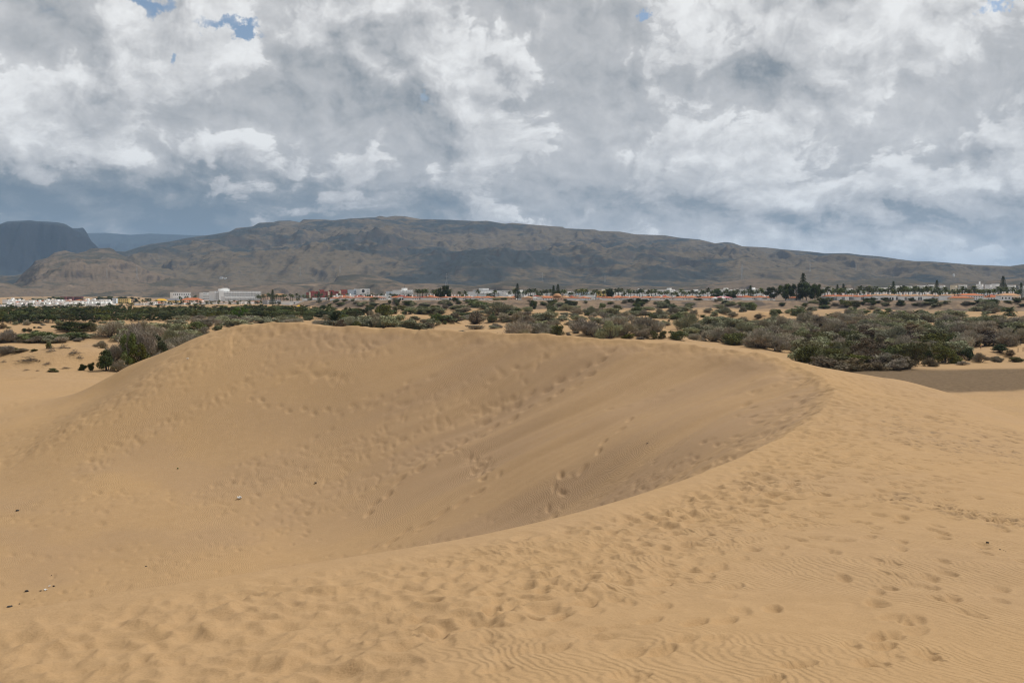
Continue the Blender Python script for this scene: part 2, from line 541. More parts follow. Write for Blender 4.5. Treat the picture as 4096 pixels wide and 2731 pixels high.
def sand_mat(name, near):
    m, t, out = material(name)
    pos = t.n('ShaderNodeNewGeometry').outputs['Position']
    n1 = t.noise(pos, 0.11, 4, 0.55)
    n2 = t.noise(pos, 1.4, 5, 0.6)
    n3 = t.noise(pos, 55.0 if near else 4.0, 4, 0.7)
    c = t.mix(t.ramp(n1, .32, .68), (0.432, 0.279, 0.142), (0.402, 0.265, 0.146))
    c = t.mix(t.m('MULTIPLY', t.ramp(n2, .4, .75), .35), c, (0.365, 0.236, 0.118))
    c = t.mix(t.m('MULTIPLY', t.ramp(n3, .40, .66), .45), c, (0.30, 0.195, 0.10))
    c = t.mix(t.m('MULTIPLY', t.ramp(t.noise(pos, 2.6 if near else .5, 10, .85), .46, .60), .30), c, (0.49, 0.325, 0.175))
    grav = t.n('ShaderNodeAttribute', {'attribute_name': 'gravel'}).outputs['Fac']
    earth = t.n('ShaderNodeAttribute', {'attribute_name': 'earth'}).outputs['Fac']
    crust = t.n('ShaderNodeAttribute', {'attribute_name': 'crust'}).outputs['Fac']
    grey_tone = t.n('ShaderNodeAttribute', {'attribute_name': 'grey_tone'}).outputs['Fac']
    c = t.mix(t.m('MULTIPLY', grey_tone, 0.6, clamp=True), c, (0.325, 0.22, 0.138))
    c = t.mix(t.m('MULTIPLY', crust, t.ramp(t.noise(pos, 3.0, 4, .6), .38, .6)), c, (0.245, 0.172, 0.108))
    gc = t.mix(t.ramp(t.noise(t.v('MULTIPLY', pos, (1, 2.2, 1)), 1.1, 6, .7), .35, .65), (0.115, 0.077, 0.044), (0.20, 0.138, 0.08))
    c = t.mix(grav, c, gc)
    ec = t.mix(t.ramp(t.noise(pos, .18, 5, .65), .38, .62), (0.25, 0.178, 0.118), (0.165, 0.12, 0.085))
    ec = t.mix(t.ramp(t.noise(pos, .05, 3, .6), .5, .62), ec, (0.10, 0.08, 0.066))
    c = t.mix(earth, c, ec)
    nrm = None
    if near:
        rp = t.n('ShaderNodeAttribute', {'attribute_name': 'ripple'}).outputs['Fac']
        h1 = ripple_height(t, pos, 3.7, math.radians(-30), 0.6, 3.0)
        h2 = ripple_height(t, pos, 3.3, math.radians(-12), 0.8, 11.0)
        sel = t.ramp(t.noise(pos, .35, 2, .5), .42, .58)
        hh = t.m('ADD', t.m('MULTIPLY', h1, sel), t.m('MULTIPLY', h2, t.m('SUBTRACT', 1.0, sel)))
        nrm = bump(t, t.m('MULTIPLY', hh, rp), 0.42, 0.022)
        nrm = bump(t, n3, 0.55, 0.012, nrm)
        nrm = bump(t, t.noise(pos, 9.0, 4, .6), 0.35, 0.04, nrm)
    else:
        nrm = bump(t, t.noise(pos, .9, 6, .65), 0.6, 0.35)
    bsdf(t, out, c, 0.95, nrm, 0.08)
    return m


SAND = sand_mat('dune_sand', True)
SANDF = sand_mat('field_sand', False)


# ------------------------------------------------------------------ the dune with its footprints
rng = np.random.default_rng(5)
NC = 880
AMAX = math.radians(34.5)
ang = np.linspace(-AMAX, AMAX, NC)
R = [4.0]
while R[-1] < 126:
    r_ = R[-1]
    R.append(r_ * (1.0046 if r_ < 14 else 1.003 if r_ < 37 else 1.0022 if r_ < 77 else 1.0075))
R = np.array(R)
NR = len(R)
GX = R[:, None] * np.sin(ang)[None]
GY = R[:, None] * np.cos(ang)[None]
DZ, SD, PAR = dune(GX, GY)
FZ = field(GX, GY)
BASE = smax(DZ, FZ)


def hit(u, v, Z=BASE, RR=R, first=0):
    """ground point (x, y) seen at pixel u, v"""
    x, y, z = ray(u, v)
    a = math.atan2(x, y)
    s = z / math.hypot(x, y)
    j = (a + AMAX) / (2 * AMAX) * (Z.shape[1] - 1)
    j = min(max(j, 0), Z.shape[1] - 1.001)
    j0 = int(j); f = j - j0
    col = Z[:, j0] * (1 - f) + Z[:, j0 + 1] * f
    dlt = col - RR * s
    k = np.nonzero(dlt[first:] >= 0)[0]
    if len(k) == 0:
        return None
    i = k[0] + first
    if i > 0:
        q_ = -dlt[i - 1] / (dlt[i] - dlt[i - 1] + 1e-9)
        r_ = RR[i - 1] + (RR[i] - RR[i - 1]) * min(max(q_, 0), 1)
    else:
        r_ = RR[0]
    return r_ * math.sin(a), r_ * math.cos(a)


DSP = np.zeros_like(BASE)
CRUST = np.zeros_like(BASE)


def stamp(x, y, ang_, L, Wd, depth, rim=0.35, scal=False, crust=0.0, lim=1.9):
    r_ = math.hypot(x, y); a = math.atan2(x, y)
    rad = max(L, Wd) * 0.5 * lim
    i0 = np.searchsorted(R, r_ - rad); i1 = np.searchsorted(R, r_ + rad) + 1
    da = rad / r_
    j0 = int((a - da + AMAX) / (2 * AMAX) * (NC - 1)); j1 = int((a + da + AMAX) / (2 * AMAX) * (NC - 1)) + 2
    i0 = max(i0, 0); j0 = max(j0, 0); i1 = min(i1, NR); j1 = min(j1, NC)
    if i1 <= i0 or j1 <= j0:
        return
    X = GX[i0:i1, j0:j1] - x; Y = GY[i0:i1, j0:j1] - y
    ca, sa = math.cos(ang_), math.sin(ang_)
    p = (X * sa + Y * ca) / (L * .5); q_ = (X * ca - Y * sa) / (Wd * .5)
    q_ = q_ * (1 + 0.18 * p)
    d2 = p * p + q_ * q_
    if scal:            # wind-softened hollow; hollows meet in crisp little ridges
        DSP[i0:i1, j0:j1] = np.minimum(DSP[i0:i1, j0:j1], DSP[i0:i1, j0:j1] * .45 - depth * np.clip(1 - d2 * .72, 0, 1))
        return
    pit = -np.exp(-(d2 ** 2.2))
    ring = np.exp(-((np.sqrt(d2) - 1.25) / 0.3) ** 2) * (0.55 + 0.45 * np.clip(p * rng.choice([-1, 1]), -1, 1))
    DSP[i0:i1, j0:j1] = np.maximum(DSP[i0:i1, j0:j1], -0.11 * max(1, depth / .08)) + depth * (pit + rim * ring)
    if crust:
        CRUST[i0:i1, j0:j1] = np.maximum(CRUST[i0:i1, j0:j1], crust * np.exp(-d2 * .6))


def prints_band(poly, n, width, L=(.27, .36), Wd=(.13, .19), depth=(.03, .06), jit=0.5, rim=.3, elong=1.0, crust=0.0, scal=False):
    """footprints scattered along a path given in 4096 px picture coordinates"""
    P_ = catmull([(a, b, 0) for a, b in poly], 8)[:, :2]
    seg = np.r_[0, np.cumsum(np.hypot(*np.diff(P_, axis=0).T))]
    for k in range(n):
        s = rng.uniform(0, seg[-1])
        u = np.interp(s, seg, P_[:, 0]); v_ = np.interp(s, seg, P_[:, 1])
        w_ = np.interp(s / seg[-1], np.linspace(0, 1, len(width)), width)
        u += rng.normal(0, .5) * w_; v_ += rng.normal(0, .5) * w_ * 0.42
        h = hit(u / 4, v_ / 4)
        h2 = hit((u + 6) / 4 if False else np.interp(min(s + 14, seg[-1]), seg, P_[:, 0]) / 4, np.interp(min(s + 14, seg[-1]), seg, P_[:, 1]) / 4)
        if h is None:
            continue
        an = math.atan2(h2[0] - h[0], h2[1] - h[1]) if (h2 and jit < 1) else rng.uniform(0, 6.28)
        stamp(h[0], h[1], an + rng.normal(0, jit), rng.uniform(*L) * elong, rng.uniform(*Wd), rng.uniform(*depth), rim, scal, crust=crust)


def track(poly, stride=0.62, gait=0.11, L=.31, Wd=.15, depth=.05, rim=.3, elong=1.0):
    """one walker's line of footprints"""
    pts = [hit(a / 4, b / 4) for a, b in poly]
    pts = [(p[0], p[1], 0) for p in pts if p]
    if len(pts) < 2:
        return
    P_ = catmull(pts, 8)[:, :2]
    seg = np.r_[0, np.cumsum(np.hypot(*np.diff(P_, axis=0).T))]
    s = rng.uniform(0, stride); side = 1
    while s < seg[-1]:
        x = np.interp(s, seg, P_[:, 0]); y = np.interp(s, seg, P_[:, 1])
        x2 = np.interp(s + .3, seg, P_[:, 0]); y2 = np.interp(s + .3, seg, P_[:, 1])
        if s + .3 > seg[-1]:
            x2, y2 = 2 * x - np.interp(s - .3, seg, P_[:, 0]), 2 * y - np.interp(s - .3, seg, P_[:, 1])
        an = math.atan2(x2 - x, y2 - y)
        gx, gy = math.cos(an) * gait * side, -math.sin(an) * gait * side
        stamp(x + gx + rng.normal(0, .03), y + gy + rng.normal(0, .03), an + rng.normal(0, .15), L * rng.uniform(.9, 1.15) * elong, Wd * rng.uniform(.9, 1.2), depth * rng.uniform(.7, 1.25), rim)
        s += stride * rng.uniform(.85, 1.2); side = -side


# old, wind-softened trampling: broad lumps in the foreground
PB = prints_band
PB([(-100, 2560), (300, 2600), (800, 2560), (1250, 2480), (1700, 2370)], 620, (330, 330, 300, 250, 200), (.30, .50), (.18, .34), (.038, .078), 2, .4, scal=True)
PB([(-100, 2700), (400, 2720), (900, 2700), (1400, 2680)], 330, (160, 200, 220, 200), (.30, .50), (.18, .34), (.038, .078), 2, .4, scal=True)
PB([(60, 2430), (600, 2400), (1100, 2310), (1500, 2240), (1900, 2150)], 360, (130, 130, 120, 100, 80), (.28, .46), (.16, .28), (.033, .068), 2, .35, scal=True)
# the worn way along the crest
PB([(1150, 2480), (1700, 2350), (2150, 2230), (2600, 2080), (2950, 1930), (3200, 1800), (3330, 1680)], 1500, (380, 330, 300, 330, 330, 300, 240), (.26, .42), (.14, .24), (.03, .06), .8, .3, scal=True)
PB([(2500, 2080), (2850, 1950), (3150, 1820), (3330, 1700), (3420, 1620)], 800, (200, 260, 300, 300, 260), (.30, .48), (.17, .28), (.05, .10), 2, .35, scal=True)
PB([(3250, 1700), (3420, 1600), (3520, 1560), (3450, 1500), (3300, 1450)], 480, (320, 360, 300, 240, 160), (.45, .85), (.28, .5), (.05, .11), 2, .5, scal=True)
PB([(3500, 1540), (3650, 1610), (3800, 1650)], 180, (160, 160, 160), (.4, .8), (.28, .45), (.05, .11), 2, .5, scal=True)
PB([(3300, 1450), (3050, 1400), (2800, 1370)], 80, (90, 60, 30), (.4, .8), (.25, .4), (.06, .12), 2, .5, scal=True)
PB([(3400, 1900), (3600, 1850), (3800, 1850), (3950, 1900)], 220, (300, 300, 300, 300), (.26, .38), (.14, .22), (.033, .068), 2, .35, scal=True)
PB([(1700, 2500), (2200, 2380), (2700, 2250), (3100, 2120), (3400, 2000)], 200, (200, 200, 200, 200, 200), (.26, .36), (.13, .18), (.02, .036), .7, .25)
# clodded, crusted sand on the right flank
PB([(3560, 1700), (3760, 1760), (3960, 1790), (4090, 1830)], 230, (120, 150, 120, 90), (.16, .42), (.08, .16), (.04, .09), 2, .6, 1.0, .9)
PB([(3640, 1660), (3800, 1680), (3990, 1720), (4090, 1760)], 110, (60, 70, 60, 50), (.16, .4), (.08, .16), (.04, .08), 2, .6, 1.0, .8)
PB([(3480, 1990), (3700, 2010), (3900, 2060), (4090, 2110)], 120, (60, 60, 60, 60), (.12, .3), (.06, .12), (.03, .06), 2, .6, 1.0, .7)
# walkers on the rippled right side
for tr in ([(3400, 2060), (3560, 2150), (3740, 2240), (3930, 2330), (4090, 2420)], [(3520, 2000), (3700, 2090), (3880, 2160), (4090, 2250)],
           [(3300, 2180), (3520, 2260), (3700, 2360), (3900, 2420)], [(3560, 2220), (3680, 2300), (3800, 2400), (3990, 2470)],
           [(2000, 2620), (2300, 2560), (2700, 2420), (3000, 2330)], [(2350, 2731), (2600, 2600), (2850, 2480), (2980, 2400)],
           [(2900, 2731), (3100, 2690), (3400, 2640), (3620, 2580)], [(3440, 2640), (3500, 2520), (3600, 2440)],
           [(2100, 2480), (2400, 2400), (2700, 2330), (2950, 2250)], [(1800, 2660), (2050, 2600), (2250, 2520), (2500, 2480)],
           [(3620, 2620), (3580, 2500), (3500, 2380), (3380, 2290)], [(4090, 2210), (3900, 2180), (3650, 2100), (3450, 2040)]):
    track(tr, .66, .10, .33, .15, .045, .2)
    if rng.random() < .7:
        track([(a + 60, b + 22) for a, b in tr], .7, .10, .32, .15, .04, .2)
# tracks over the slip face and the hollow
PB([(0, 1800), (200, 1720), (400, 1640), (620, 1540), (760, 1470), (860, 1400), (950, 1350)], 465, (150, 150, 130, 110, 100, 100, 90), (.28, .42), (.16, .24), (.035, .07), .5, .25)
PB([(900, 1340), (1150, 1350), (1400, 1380), (1520, 1400)], 186, (150, 150, 110, 60), (.4, .7), (.2, .3), (.035, .07), .5, .25)
PB([(1180, 1480), (1300, 1490), (1360, 1540)], 28, (90, 90, 50), (.5, .9), (.3, .42), (.035, .06), .6, .25)
PB([(330, 1880), (520, 1760), (760, 1650), (900, 1570), (1010, 1500), (1100, 1440)], 161, (60, 70, 60, 50, 50, 50), (.32, .5), (.2, .28), (.035, .07), .5, .22)
PB([(950, 1990), (1150, 1900), (1400, 1800), (1700, 1720), (1900, 1650), (2080, 1580)], 198, (240, 170, 120, 90, 60, 40), (.36, .62), (.15, .22), (.035, .07), .25, .22)
PB([(1080, 2080), (1300, 1990), (1550, 1880), (1800, 1790), (1900, 1740)], 148, (200, 160, 110, 80, 50), (.36, .62), (.15, .22), (.035, .07), .25, .22)
PB([(780, 2010), (960, 1900), (1120, 1820), (1200, 1780)], 43, (120, 120, 60, 40), (.4, .7), (.22, .32), (.035, .06), .3, .22)
PB([(1880, 1830), (1920, 1870), (1930, 1920)], 37, (50, 60, 70), (.4, .6), (.22, .3), (.05, .08), .5, .22)
PB([(1600, 1640), (1800, 1580), (2050, 1490), (2200, 1420)], 68, (160, 120, 80, 50), (.4, .8), (.2, .3), (.035, .065), .3, .22)
PB([(0, 2100), (350, 2000), (700, 1970), (900, 1960)], 43, (180, 120, 60, 60), (.3, .5), (.18, .26), (.035, .06), 2, .3)
PB([(100, 2330), (500, 2280), (900, 2180), (1250, 2070)], 80, (240, 220, 200, 160), (.3, .55), (.16, .24), (.035, .06), .6, .3)
PB([(300, 1880), (420, 1990), (400, 2100)], 9, (80, 80, 80), (.5, .8), (.3, .4), (.04, .07), 2, .22)
for tr, st, dp, el_ in (([(1000, 1580), (1080, 1620), (1200, 1640), (1330, 1640), (1450, 1615), (1560, 1575), (1660, 1520)], .8, .1, 1.3),
                        ([(2480, 1390), (2330, 1480), (2150, 1570), (2020, 1640), (1900, 1700)], .95, .14, 1.9),
                        ([(2420, 1470), (2260, 1560), (2080, 1650), (1880, 1760), (1700, 1850), (1560, 1960), (1460, 2060)], .95, .13, 1.9),
                        ([(2560, 1655), (2470, 1720), (2380, 1810), (2330, 1890), (2270, 1960), (2200, 2050), (2100, 2120)], 1.3, .10, 1.8),
                        ([(1970, 1950), (1850, 2000), (1760, 2060), (1600, 2140), (1480, 2200)], 1.0, .12, 2.2),
                        ([(2700, 1560), (2560, 1610), (2420, 1640)], .9, .05, 1.5),
                        ([(1500, 1570), (1400, 1640), (1330, 1700), (1240, 1770)], .9, .07, 1.4),
                        ([(1750, 1500), (1650, 1545), (1560, 1590), (1480, 1640)], .85, .09, 1.6),
                        ([(1350, 1400), (1180, 1500), (960, 1600)], .9, .05, 1.5),
                        ([(0, 2060), (160, 2100), (330, 2110)], .8, .05, 1.2), ([(20, 2200), (200, 2230), (420, 2200), (620, 2160)], .8, .05, 1.2),
                        ([(700, 2250), (900, 2200), (1050, 2140)], .8, .05, 1.2), ([(0, 1690), (200, 1600), (420, 1500), (560, 1440)], .8, .05, 1.2),
                        ([(0, 1640), (150, 1590), (300, 1530), (450, 1480)], .7, .06, 1.2)):
    track(tr, st, .15, .36, .24, dp * 1.15, .25, el_)

DSP *= 1 - (1 - sst(np.abs(SD), .15, 1.0)) * sst(PAR, 44, 34)      # the near lip is freshly blown and clean
patch = fbm(GX / 2.6, GY / 2.6, 2, 61)
out_m = sst(-SD, .25, 1.2)
# broad soft unevenness of blown sand in the foreground
nearw = sst(np.hypot(GX, GY), 60, 18)
DSP += out_m * nearw * (0.018 * fbm(GX / .55, GY / .55, 3, 62) + 0.03 * fbm(GX / 1.5, GY / 1.5, 2, 64))
tramp = sst(np.abs(DSP), .012, .04)
RIP = out_m * sst(patch, -.35, .25) * (1 - .75 * tramp) * sst(np.hypot(GX, GY), 55, 25) * sst(GX + 0.42 * (GY - 6), -1.8, 0.6)
RIP = RIP + sst(SD, 1, 4) * 0.8 * sst(fbm(GX / 6, GY / 6, 2, 63), -.1, .3) * (1 - .6 * tramp)
AC = GX * 0.30 - GY * 0.95 + 0.8 * pn(GX / 9., GY / 9., 47)
AL = GX * 0.95 + GY * 0.30
GREY_TONE = sst(SD, .1, 1.0) * sst(SD, 30, 14) * (0.5 + 0.5 * sst(pn(AC / 3.4, AL / 22.0, 65) + .5 * pn(AC / 1.1, AL / 13., 66), -.3, .4))  # greyer, darker sand tone, streaked over the slip face
GREY_TONE = GREY_TONE * sst(GX + .4 * GY, 2, 20)
GREY_TONE = np.maximum(GREY_TONE, .5 * sst(SD, 2, 8) * sst(fbm(GX / 9, GY / 6, 3, 67), -.05, .3))
for _ in range(1):          # sand runs: no sharp peaks
    Q = DSP.copy()
    Q[1:-1, 1:-1] = .25 * DSP[1:-1, 1:-1] + .14 * (DSP[:-2, 1:-1] + DSP[2:, 1:-1]) + .1 * (DSP[1:-1, :-2] + DSP[1:-1, 2:]) \
        + .0675 * (DSP[:-2, :-2] + DSP[2:, 2:] + DSP[:-2, 2:] + DSP[2:, :-2])
    DSP = np.where((R < 34)[:, None], .45 * Q + .55 * DSP, .7 * Q + .3 * DSP)
zz = BASE + DSP + CZ
me = mesh_np('dune', np.stack([GX, GY, zz], -1).reshape(-1, 3), grid_faces(NR, NC)[:, ::-1], SAND)
attr(me, 'ripple', RIP); attr(me, 'crust', np.clip(CRUST, 0, 1)); attr(me, 'grey_tone', GREY_TONE)
attr(me, 'gravel', np.zeros_like(RIP)); attr(me, 'earth', np.zeros_like(RIP))
tag(add(bpy.data.objects.new('sand_dune', me)), 'big trampled sand dune with a curved crest around a hollow', 'dune', kind='structure')

# the rest of the dune around and behind the viewer, in broad strokes
def flank(name, a0, a1, na, rs, label):
    aa = np.linspace(a0, a1, na)
    X_ = rs[:, None] * np.sin(aa)[None]; Y_ = rs[:, None] * np.cos(aa)[None]
    z_, _, _ = dune(X_, np.maximum(Y_, -7.0))
    z_ = smax(z_, field(X_, np.maximum(Y_, 45.0))) - .015
    me_ = mesh_np(name, np.stack([X_, Y_, z_ + CZ], -1).reshape(-1, 3), grid_faces(len(rs), na)[:, ::-1], SAND)
    for k_ in ('ripple', 'crust', 'grey_tone', 'gravel', 'earth'):
        attr(me_, k_, np.zeros(len(rs) * na))
    tag(add(bpy.data.objects.new(name, me_)), label, 'dune', kind='structure')


RF = np.geomspace(.6, 126.0, 90)
flank('dune_flank', AMAX - .03, 2 * math.pi - AMAX + .03, 300, RF, 'smooth outer flank of the dune around the viewpoint')
flank('dune_top', -AMAX - .01, AMAX + .01, 60, np.geomspace(.6, 4.05, 24), 'dune top right below the viewpoint')

# ------------------------------------------------------------------ the field behind: flats, hummocks, the bluff of the town
NC2 = 560
ang2 = np.linspace(-AMAX, AMAX, NC2)
R2 = [60.0]
while R2[-1] < 3300:
    r_ = R2[-1]
    R2.append(r_ * (1.010 if r_ < 620 else 1.0055 if r_ < 830 else 1.012))
R2 = np.array(R2)
X2 = R2[:, None] * np.sin(ang2)[None]
Y2 = R2[:, None] * np.cos(ang2)[None]
Z2 = field(X2, Y2)
ip = np.abs(R2 - 130).argmin()


def fhit(u4, v4, Ymin=112):
    h = hit(u4 / 4.0, v4 / 4.0, Z2, R2, int(np.searchsorted(R2, Ymin)))
    return h


def fz(x, y):
    """ground height (world z) of the field"""
    return float(field(np.array([float(x)]), np.array([float(y)]))[0]) + CZ


dz2, _, _ = dune(X2[:ip + 30], Y2[:ip + 30])
Zm = Z2.copy()
Zm[:ip + 30] = smax(dz2, Z2[:ip + 30])
Zm[R2 < 126.5] -= 0.04
sl_ = R2 > 112
flat2 = sst(X2 - 0.14 * Y2 + 6 * pn(X2 / 14., Y2 / 14., 78), 36, 43)
gr = flat2 * sst(Y2 + 2.0 * pn(X2 / 9., Y2 / 9., 71) + 1.2 * pn(X2 / 2.5, Y2 / 2.5, 79) + 4 * pn(X2 / 30., Y2 / 30., 72), 165, 170) * sst(Y2 + 9 * pn(X2 / 22., Y2 / 22., 73), 232, 220)
ea = cliff_mask(X2, Y2)
plain = sst(Y2 - mesa_edge(X2), 30, 60)
ea = np.maximum(ea, plain)
ea = np.maximum(ea, sst(R2, 560, 700)[:, None] * 0.5 * sst(fbm(X2 / 40, Y2 / 40, 3, 75), -.1, .3))
k_ = np.nonzero(sl_)[0][0]
me = mesh_np('dune_field', np.stack([X2, Y2, Zm + CZ], -1)[k_:].reshape(-1, 3), grid_faces(len(R2) - k_, NC2)[:, ::-1], SANDF)
attr(me, 'gravel', gr[k_:]); attr(me, 'earth', ea[k_:]); attr(me, 'crust', np.zeros_like(gr[k_:]))
attr(me, 'grey_tone', 0.5 * sst(fbm(X2 / 30, Y2 / 30, 3, 77), -.1, .35)[k_:])
tag(add(bpy.data.objects.new('dune_field', me)), 'sandy flats with low hummocks rising to the bluff of the town', 'terrain', kind='structure')

# wide ground sheet reaching the horizon under everything
m, t, out = material('plain_earth')
pos = t.n('ShaderNodeNewGeometry').outputs['Position']
bsdf(t, out, t.mix(t.noise(pos, .004, 5, .6), (0.30, 0.215, 0.13), (0.20, 0.15, 0.1)), 0.95)
me = pydata('ground', [(-45000, -20000, -4), (45000, -20000, -4), (45000, 45000, -4), (-45000, 45000, -4)], [(0, 1, 2, 3)], m)
tag(add(bpy.data.objects.new('ground', me)), 'dry plain stretching away under dunes, town and hills', 'ground', kind='structure')


# ------------------------------------------------------------------ hills and mountains
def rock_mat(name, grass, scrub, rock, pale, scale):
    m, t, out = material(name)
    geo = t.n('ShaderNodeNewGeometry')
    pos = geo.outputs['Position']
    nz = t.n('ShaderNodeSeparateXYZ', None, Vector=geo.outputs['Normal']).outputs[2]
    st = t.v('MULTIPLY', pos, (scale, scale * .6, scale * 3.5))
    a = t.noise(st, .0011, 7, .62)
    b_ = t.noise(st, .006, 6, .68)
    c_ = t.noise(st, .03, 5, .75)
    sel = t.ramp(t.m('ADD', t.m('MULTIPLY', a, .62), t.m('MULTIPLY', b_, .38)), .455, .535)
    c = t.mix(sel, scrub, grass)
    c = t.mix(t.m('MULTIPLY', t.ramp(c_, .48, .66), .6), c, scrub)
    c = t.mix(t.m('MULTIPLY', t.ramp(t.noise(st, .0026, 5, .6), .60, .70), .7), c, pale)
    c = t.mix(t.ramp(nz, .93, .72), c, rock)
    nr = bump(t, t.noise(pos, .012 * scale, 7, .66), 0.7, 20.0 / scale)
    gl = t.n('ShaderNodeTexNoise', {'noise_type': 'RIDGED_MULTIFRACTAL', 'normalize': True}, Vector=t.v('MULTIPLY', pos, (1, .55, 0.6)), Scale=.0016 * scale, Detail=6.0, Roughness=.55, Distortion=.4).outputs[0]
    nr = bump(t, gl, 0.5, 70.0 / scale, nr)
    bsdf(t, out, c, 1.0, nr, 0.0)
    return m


MR = rock_mat('massif_rock', (0.135, 0.108, 0.075), (0.045, 0.051, 0.052), (0.075, 0.065, 0.058), (0.22, 0.17, 0.115), 1.0)  # scrub and dry grass; their contrast also paints in cloud shadow and sunlit patches
MF = rock_mat('far_rock_cloud_shade', (0.03, 0.034, 0.034), (0.02, 0.024, 0.026), (0.02, 0.02, 0.022), (0.035, 0.038, 0.036), 0.7)  # cloud shadow over the far mountains is put into these dark colours
MH = rock_mat('hill_rock', (0.165, 0.125, 0.09), (0.075, 0.068, 0.052), (0.065, 0.052, 0.046), (0.31, 0.22, 0.15), 2.0)


def ridge(name, prof, Yf, Yr, zf, mat, label, u_rng=None, rows=150, cols=620, relief=60, gully=1.0, power=1.0, seed=0, cliff=0.0, wob=.10, fxs=620., terr=0.0):
    """a massif whose skyline follows prof (4096 px coordinates), rising from Yf to its crest at Yr"""
    pu = np.array([p[0] for p in prof]) / 4; pv = np.array([p[1] for p in prof]) / 4
    lo, hi = (pu[0], pu[-1]) if u_rng is None else u_rng
    us = np.linspace(lo, hi, cols)
    vs = np.interp(us, pu, pv)
    s = (us - 512) / F
    yr = Yr * (1 + wob * fbm(us / 160.0, us * 0 + seed, 3, 80 + seed))
    b = -(vs - 341) / F
    cp, sp = math.cos(PIT), math.sin(PIT)
    slope = (-sp + b * cp) / (cp + b * sp)          # z / Y of the skyline
    sx = s / (cp + b * sp)
    ker = np.hanning(61); ker /= ker.sum()
    sm = np.convolve(np.pad(slope, 30, mode='edge'), ker, 'valid')
    zr = slope * yr
    zs = sm * yr
    t_ = np.concatenate([np.linspace(0, 1, rows), np.linspace(1.02, 1.6, 14)])
    T = t_[:, None]
    Y = Yf + (yr[None] - Yf) * T
    X = sx[None] * Y
    Tc = np.clip(T, 0, 1)
    # spurs and gullies
    rg = fbm(X / fxs + .15 * fbm(X / 900., Y / 900., 2, seed + 3), Y / (fxs * 2.1), 6, 100 + seed, .53, True)
    rg2 = fbm(X / 210., Y / 420., 4, 130 + seed, .5, True)
    S = Tc ** power + 0.0 * X
    if cliff:
        S = (1 - cliff) * S + cliff * sst(Tc + .18 * rg, .35, .55)
    if terr:
        k = 5.0
        q_ = S * k + .5 * rg
        S = S * (1 - terr) + terr * (np.floor(q_) + sst(q_ - np.floor(q_), .55, .95)) / k
    env = np.sin(np.pi * np.clip(Tc, 0, 1)) ** .7 * (1 - .25 * Tc)
    top_ = zs[None] + (zr - zs)[None] * sst(Tc + .05 * rg, .84, .98)
    Z = zf + (top_ - zf) * S + relief * env * (rg - .25) * gully + relief * .33 * env * (rg2 - .3)
    cap = np.where(Tc < .93, np.minimum(sm, slope)[None], slope[None]) * Y
    soft = cap - np.abs(cap) * .02 * (1 - Tc) - 3 * (1 - Tc)
    Z = np.where(T < 1, np.minimum(Z, soft), Z)
    Z = np.where(T >= 1, zr[None] - np.maximum(T - 1, 0) * (yr[None] - Yf) * .55, Z)
    edge = 1.0
    me_ = mesh_np(name, np.stack([X, Y, Z + CZ], -1).reshape(-1, 3), grid_faces(len(t_), cols)[:, ::-1], mat)
    return tag(add(bpy.data.objects.new(name, me_)), label, 'hill' if Yr < 5000 else 'mountain', kind='structure')


SKYL = [(-500, 1090), (60, 1100), (150, 1080), (250, 1045), (400, 1010), (470, 1003), (500, 1005), (560, 985), (600, 975), (680, 965), (750, 950), (850, 937), (920, 925),
        (945, 911), (1010, 905), (1036, 890), (1095, 887), (1112, 882), (1160, 881), (1200, 888), (1212, 876), (1300, 877), (1330, 880), (1400, 873), (1480, 869),
        (1500, 869), (1518, 862), (1545, 867), (1580, 862), (1620, 864), (1680, 875), (1800, 878), (1900, 883), (1950, 882), (2020, 894), (2050, 890), (2100, 895), (2200, 903),
        (2250, 906), (2260, 912), (2330, 915), (2380, 917), (2395, 922), (2480, 925), (2540, 936), (2600, 938), (2660, 940), (2720, 950), (2800, 957), (2860, 972), (2900, 967),
        (2930, 970), (2970, 984), (3060, 988), (3130, 996), (3180, 1000), (3250, 1006), (3300, 1012), (3390, 1011), (3440, 1018), (3520, 1024), (3600, 1036), (3660, 1043),
        (3720, 1044), (3800, 1050), (3900, 1058), (3960, 1060), (4040, 1063), (4096, 1055), (4600, 1050)]
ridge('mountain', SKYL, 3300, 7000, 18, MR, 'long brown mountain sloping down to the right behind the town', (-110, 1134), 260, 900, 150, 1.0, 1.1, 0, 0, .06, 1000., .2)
ridge('hill', [(470, 1130), (560, 1090), (640, 1040), (700, 1012), (760, 990), (800, 985), (850, 968), (905, 985), (960, 990), (1010, 1003), (1080, 1010), (1140, 1030), (1230, 1050), (1330, 1085), (1420, 1130)], 3700, 4900, 0, MR,
      'dark green spur behind the olive hill at the left', None, 90, 300, 70, 1.0, .9, 31, .1, .04, 420., .2)
ridge('hill', [(760, 1140), (880, 1108), (960, 1078), (1060, 1056), (1160, 1040), (1250, 1012), (1310, 990), (1380, 983), (1430, 970), (1500, 962), (1580, 972), (1680, 985), (1760, 984), (1860, 1004), (1980, 1020), (2080, 1050), (2200, 1078), (2330, 1104), (2460, 1140)], 3900, 5300, 0, MR,
      'broad tan spur in the middle of the mountain', None, 100, 420, 80, 1.0, 1.0, 37, .1, .04, 480., .25)
ridge('hill', [(1880, 1140), (1990, 1098), (2100, 1070), (2220, 1045), (2310, 1034), (2380, 1046), (2480, 1052), (2560, 1072), (2680, 1078), (2800, 1058), (2900, 1040), (3000, 1044), (3120, 1050), (3260, 1050), (3420, 1068), (3600, 1080), (3800, 1096), (4000, 1104), (4200, 1110)], 3700, 5000, 0, MR,
      'long dark spur on the right of the mountain', None, 100, 520, 70, 1.0, 1.0, 43, .1, .04, 450., .25)
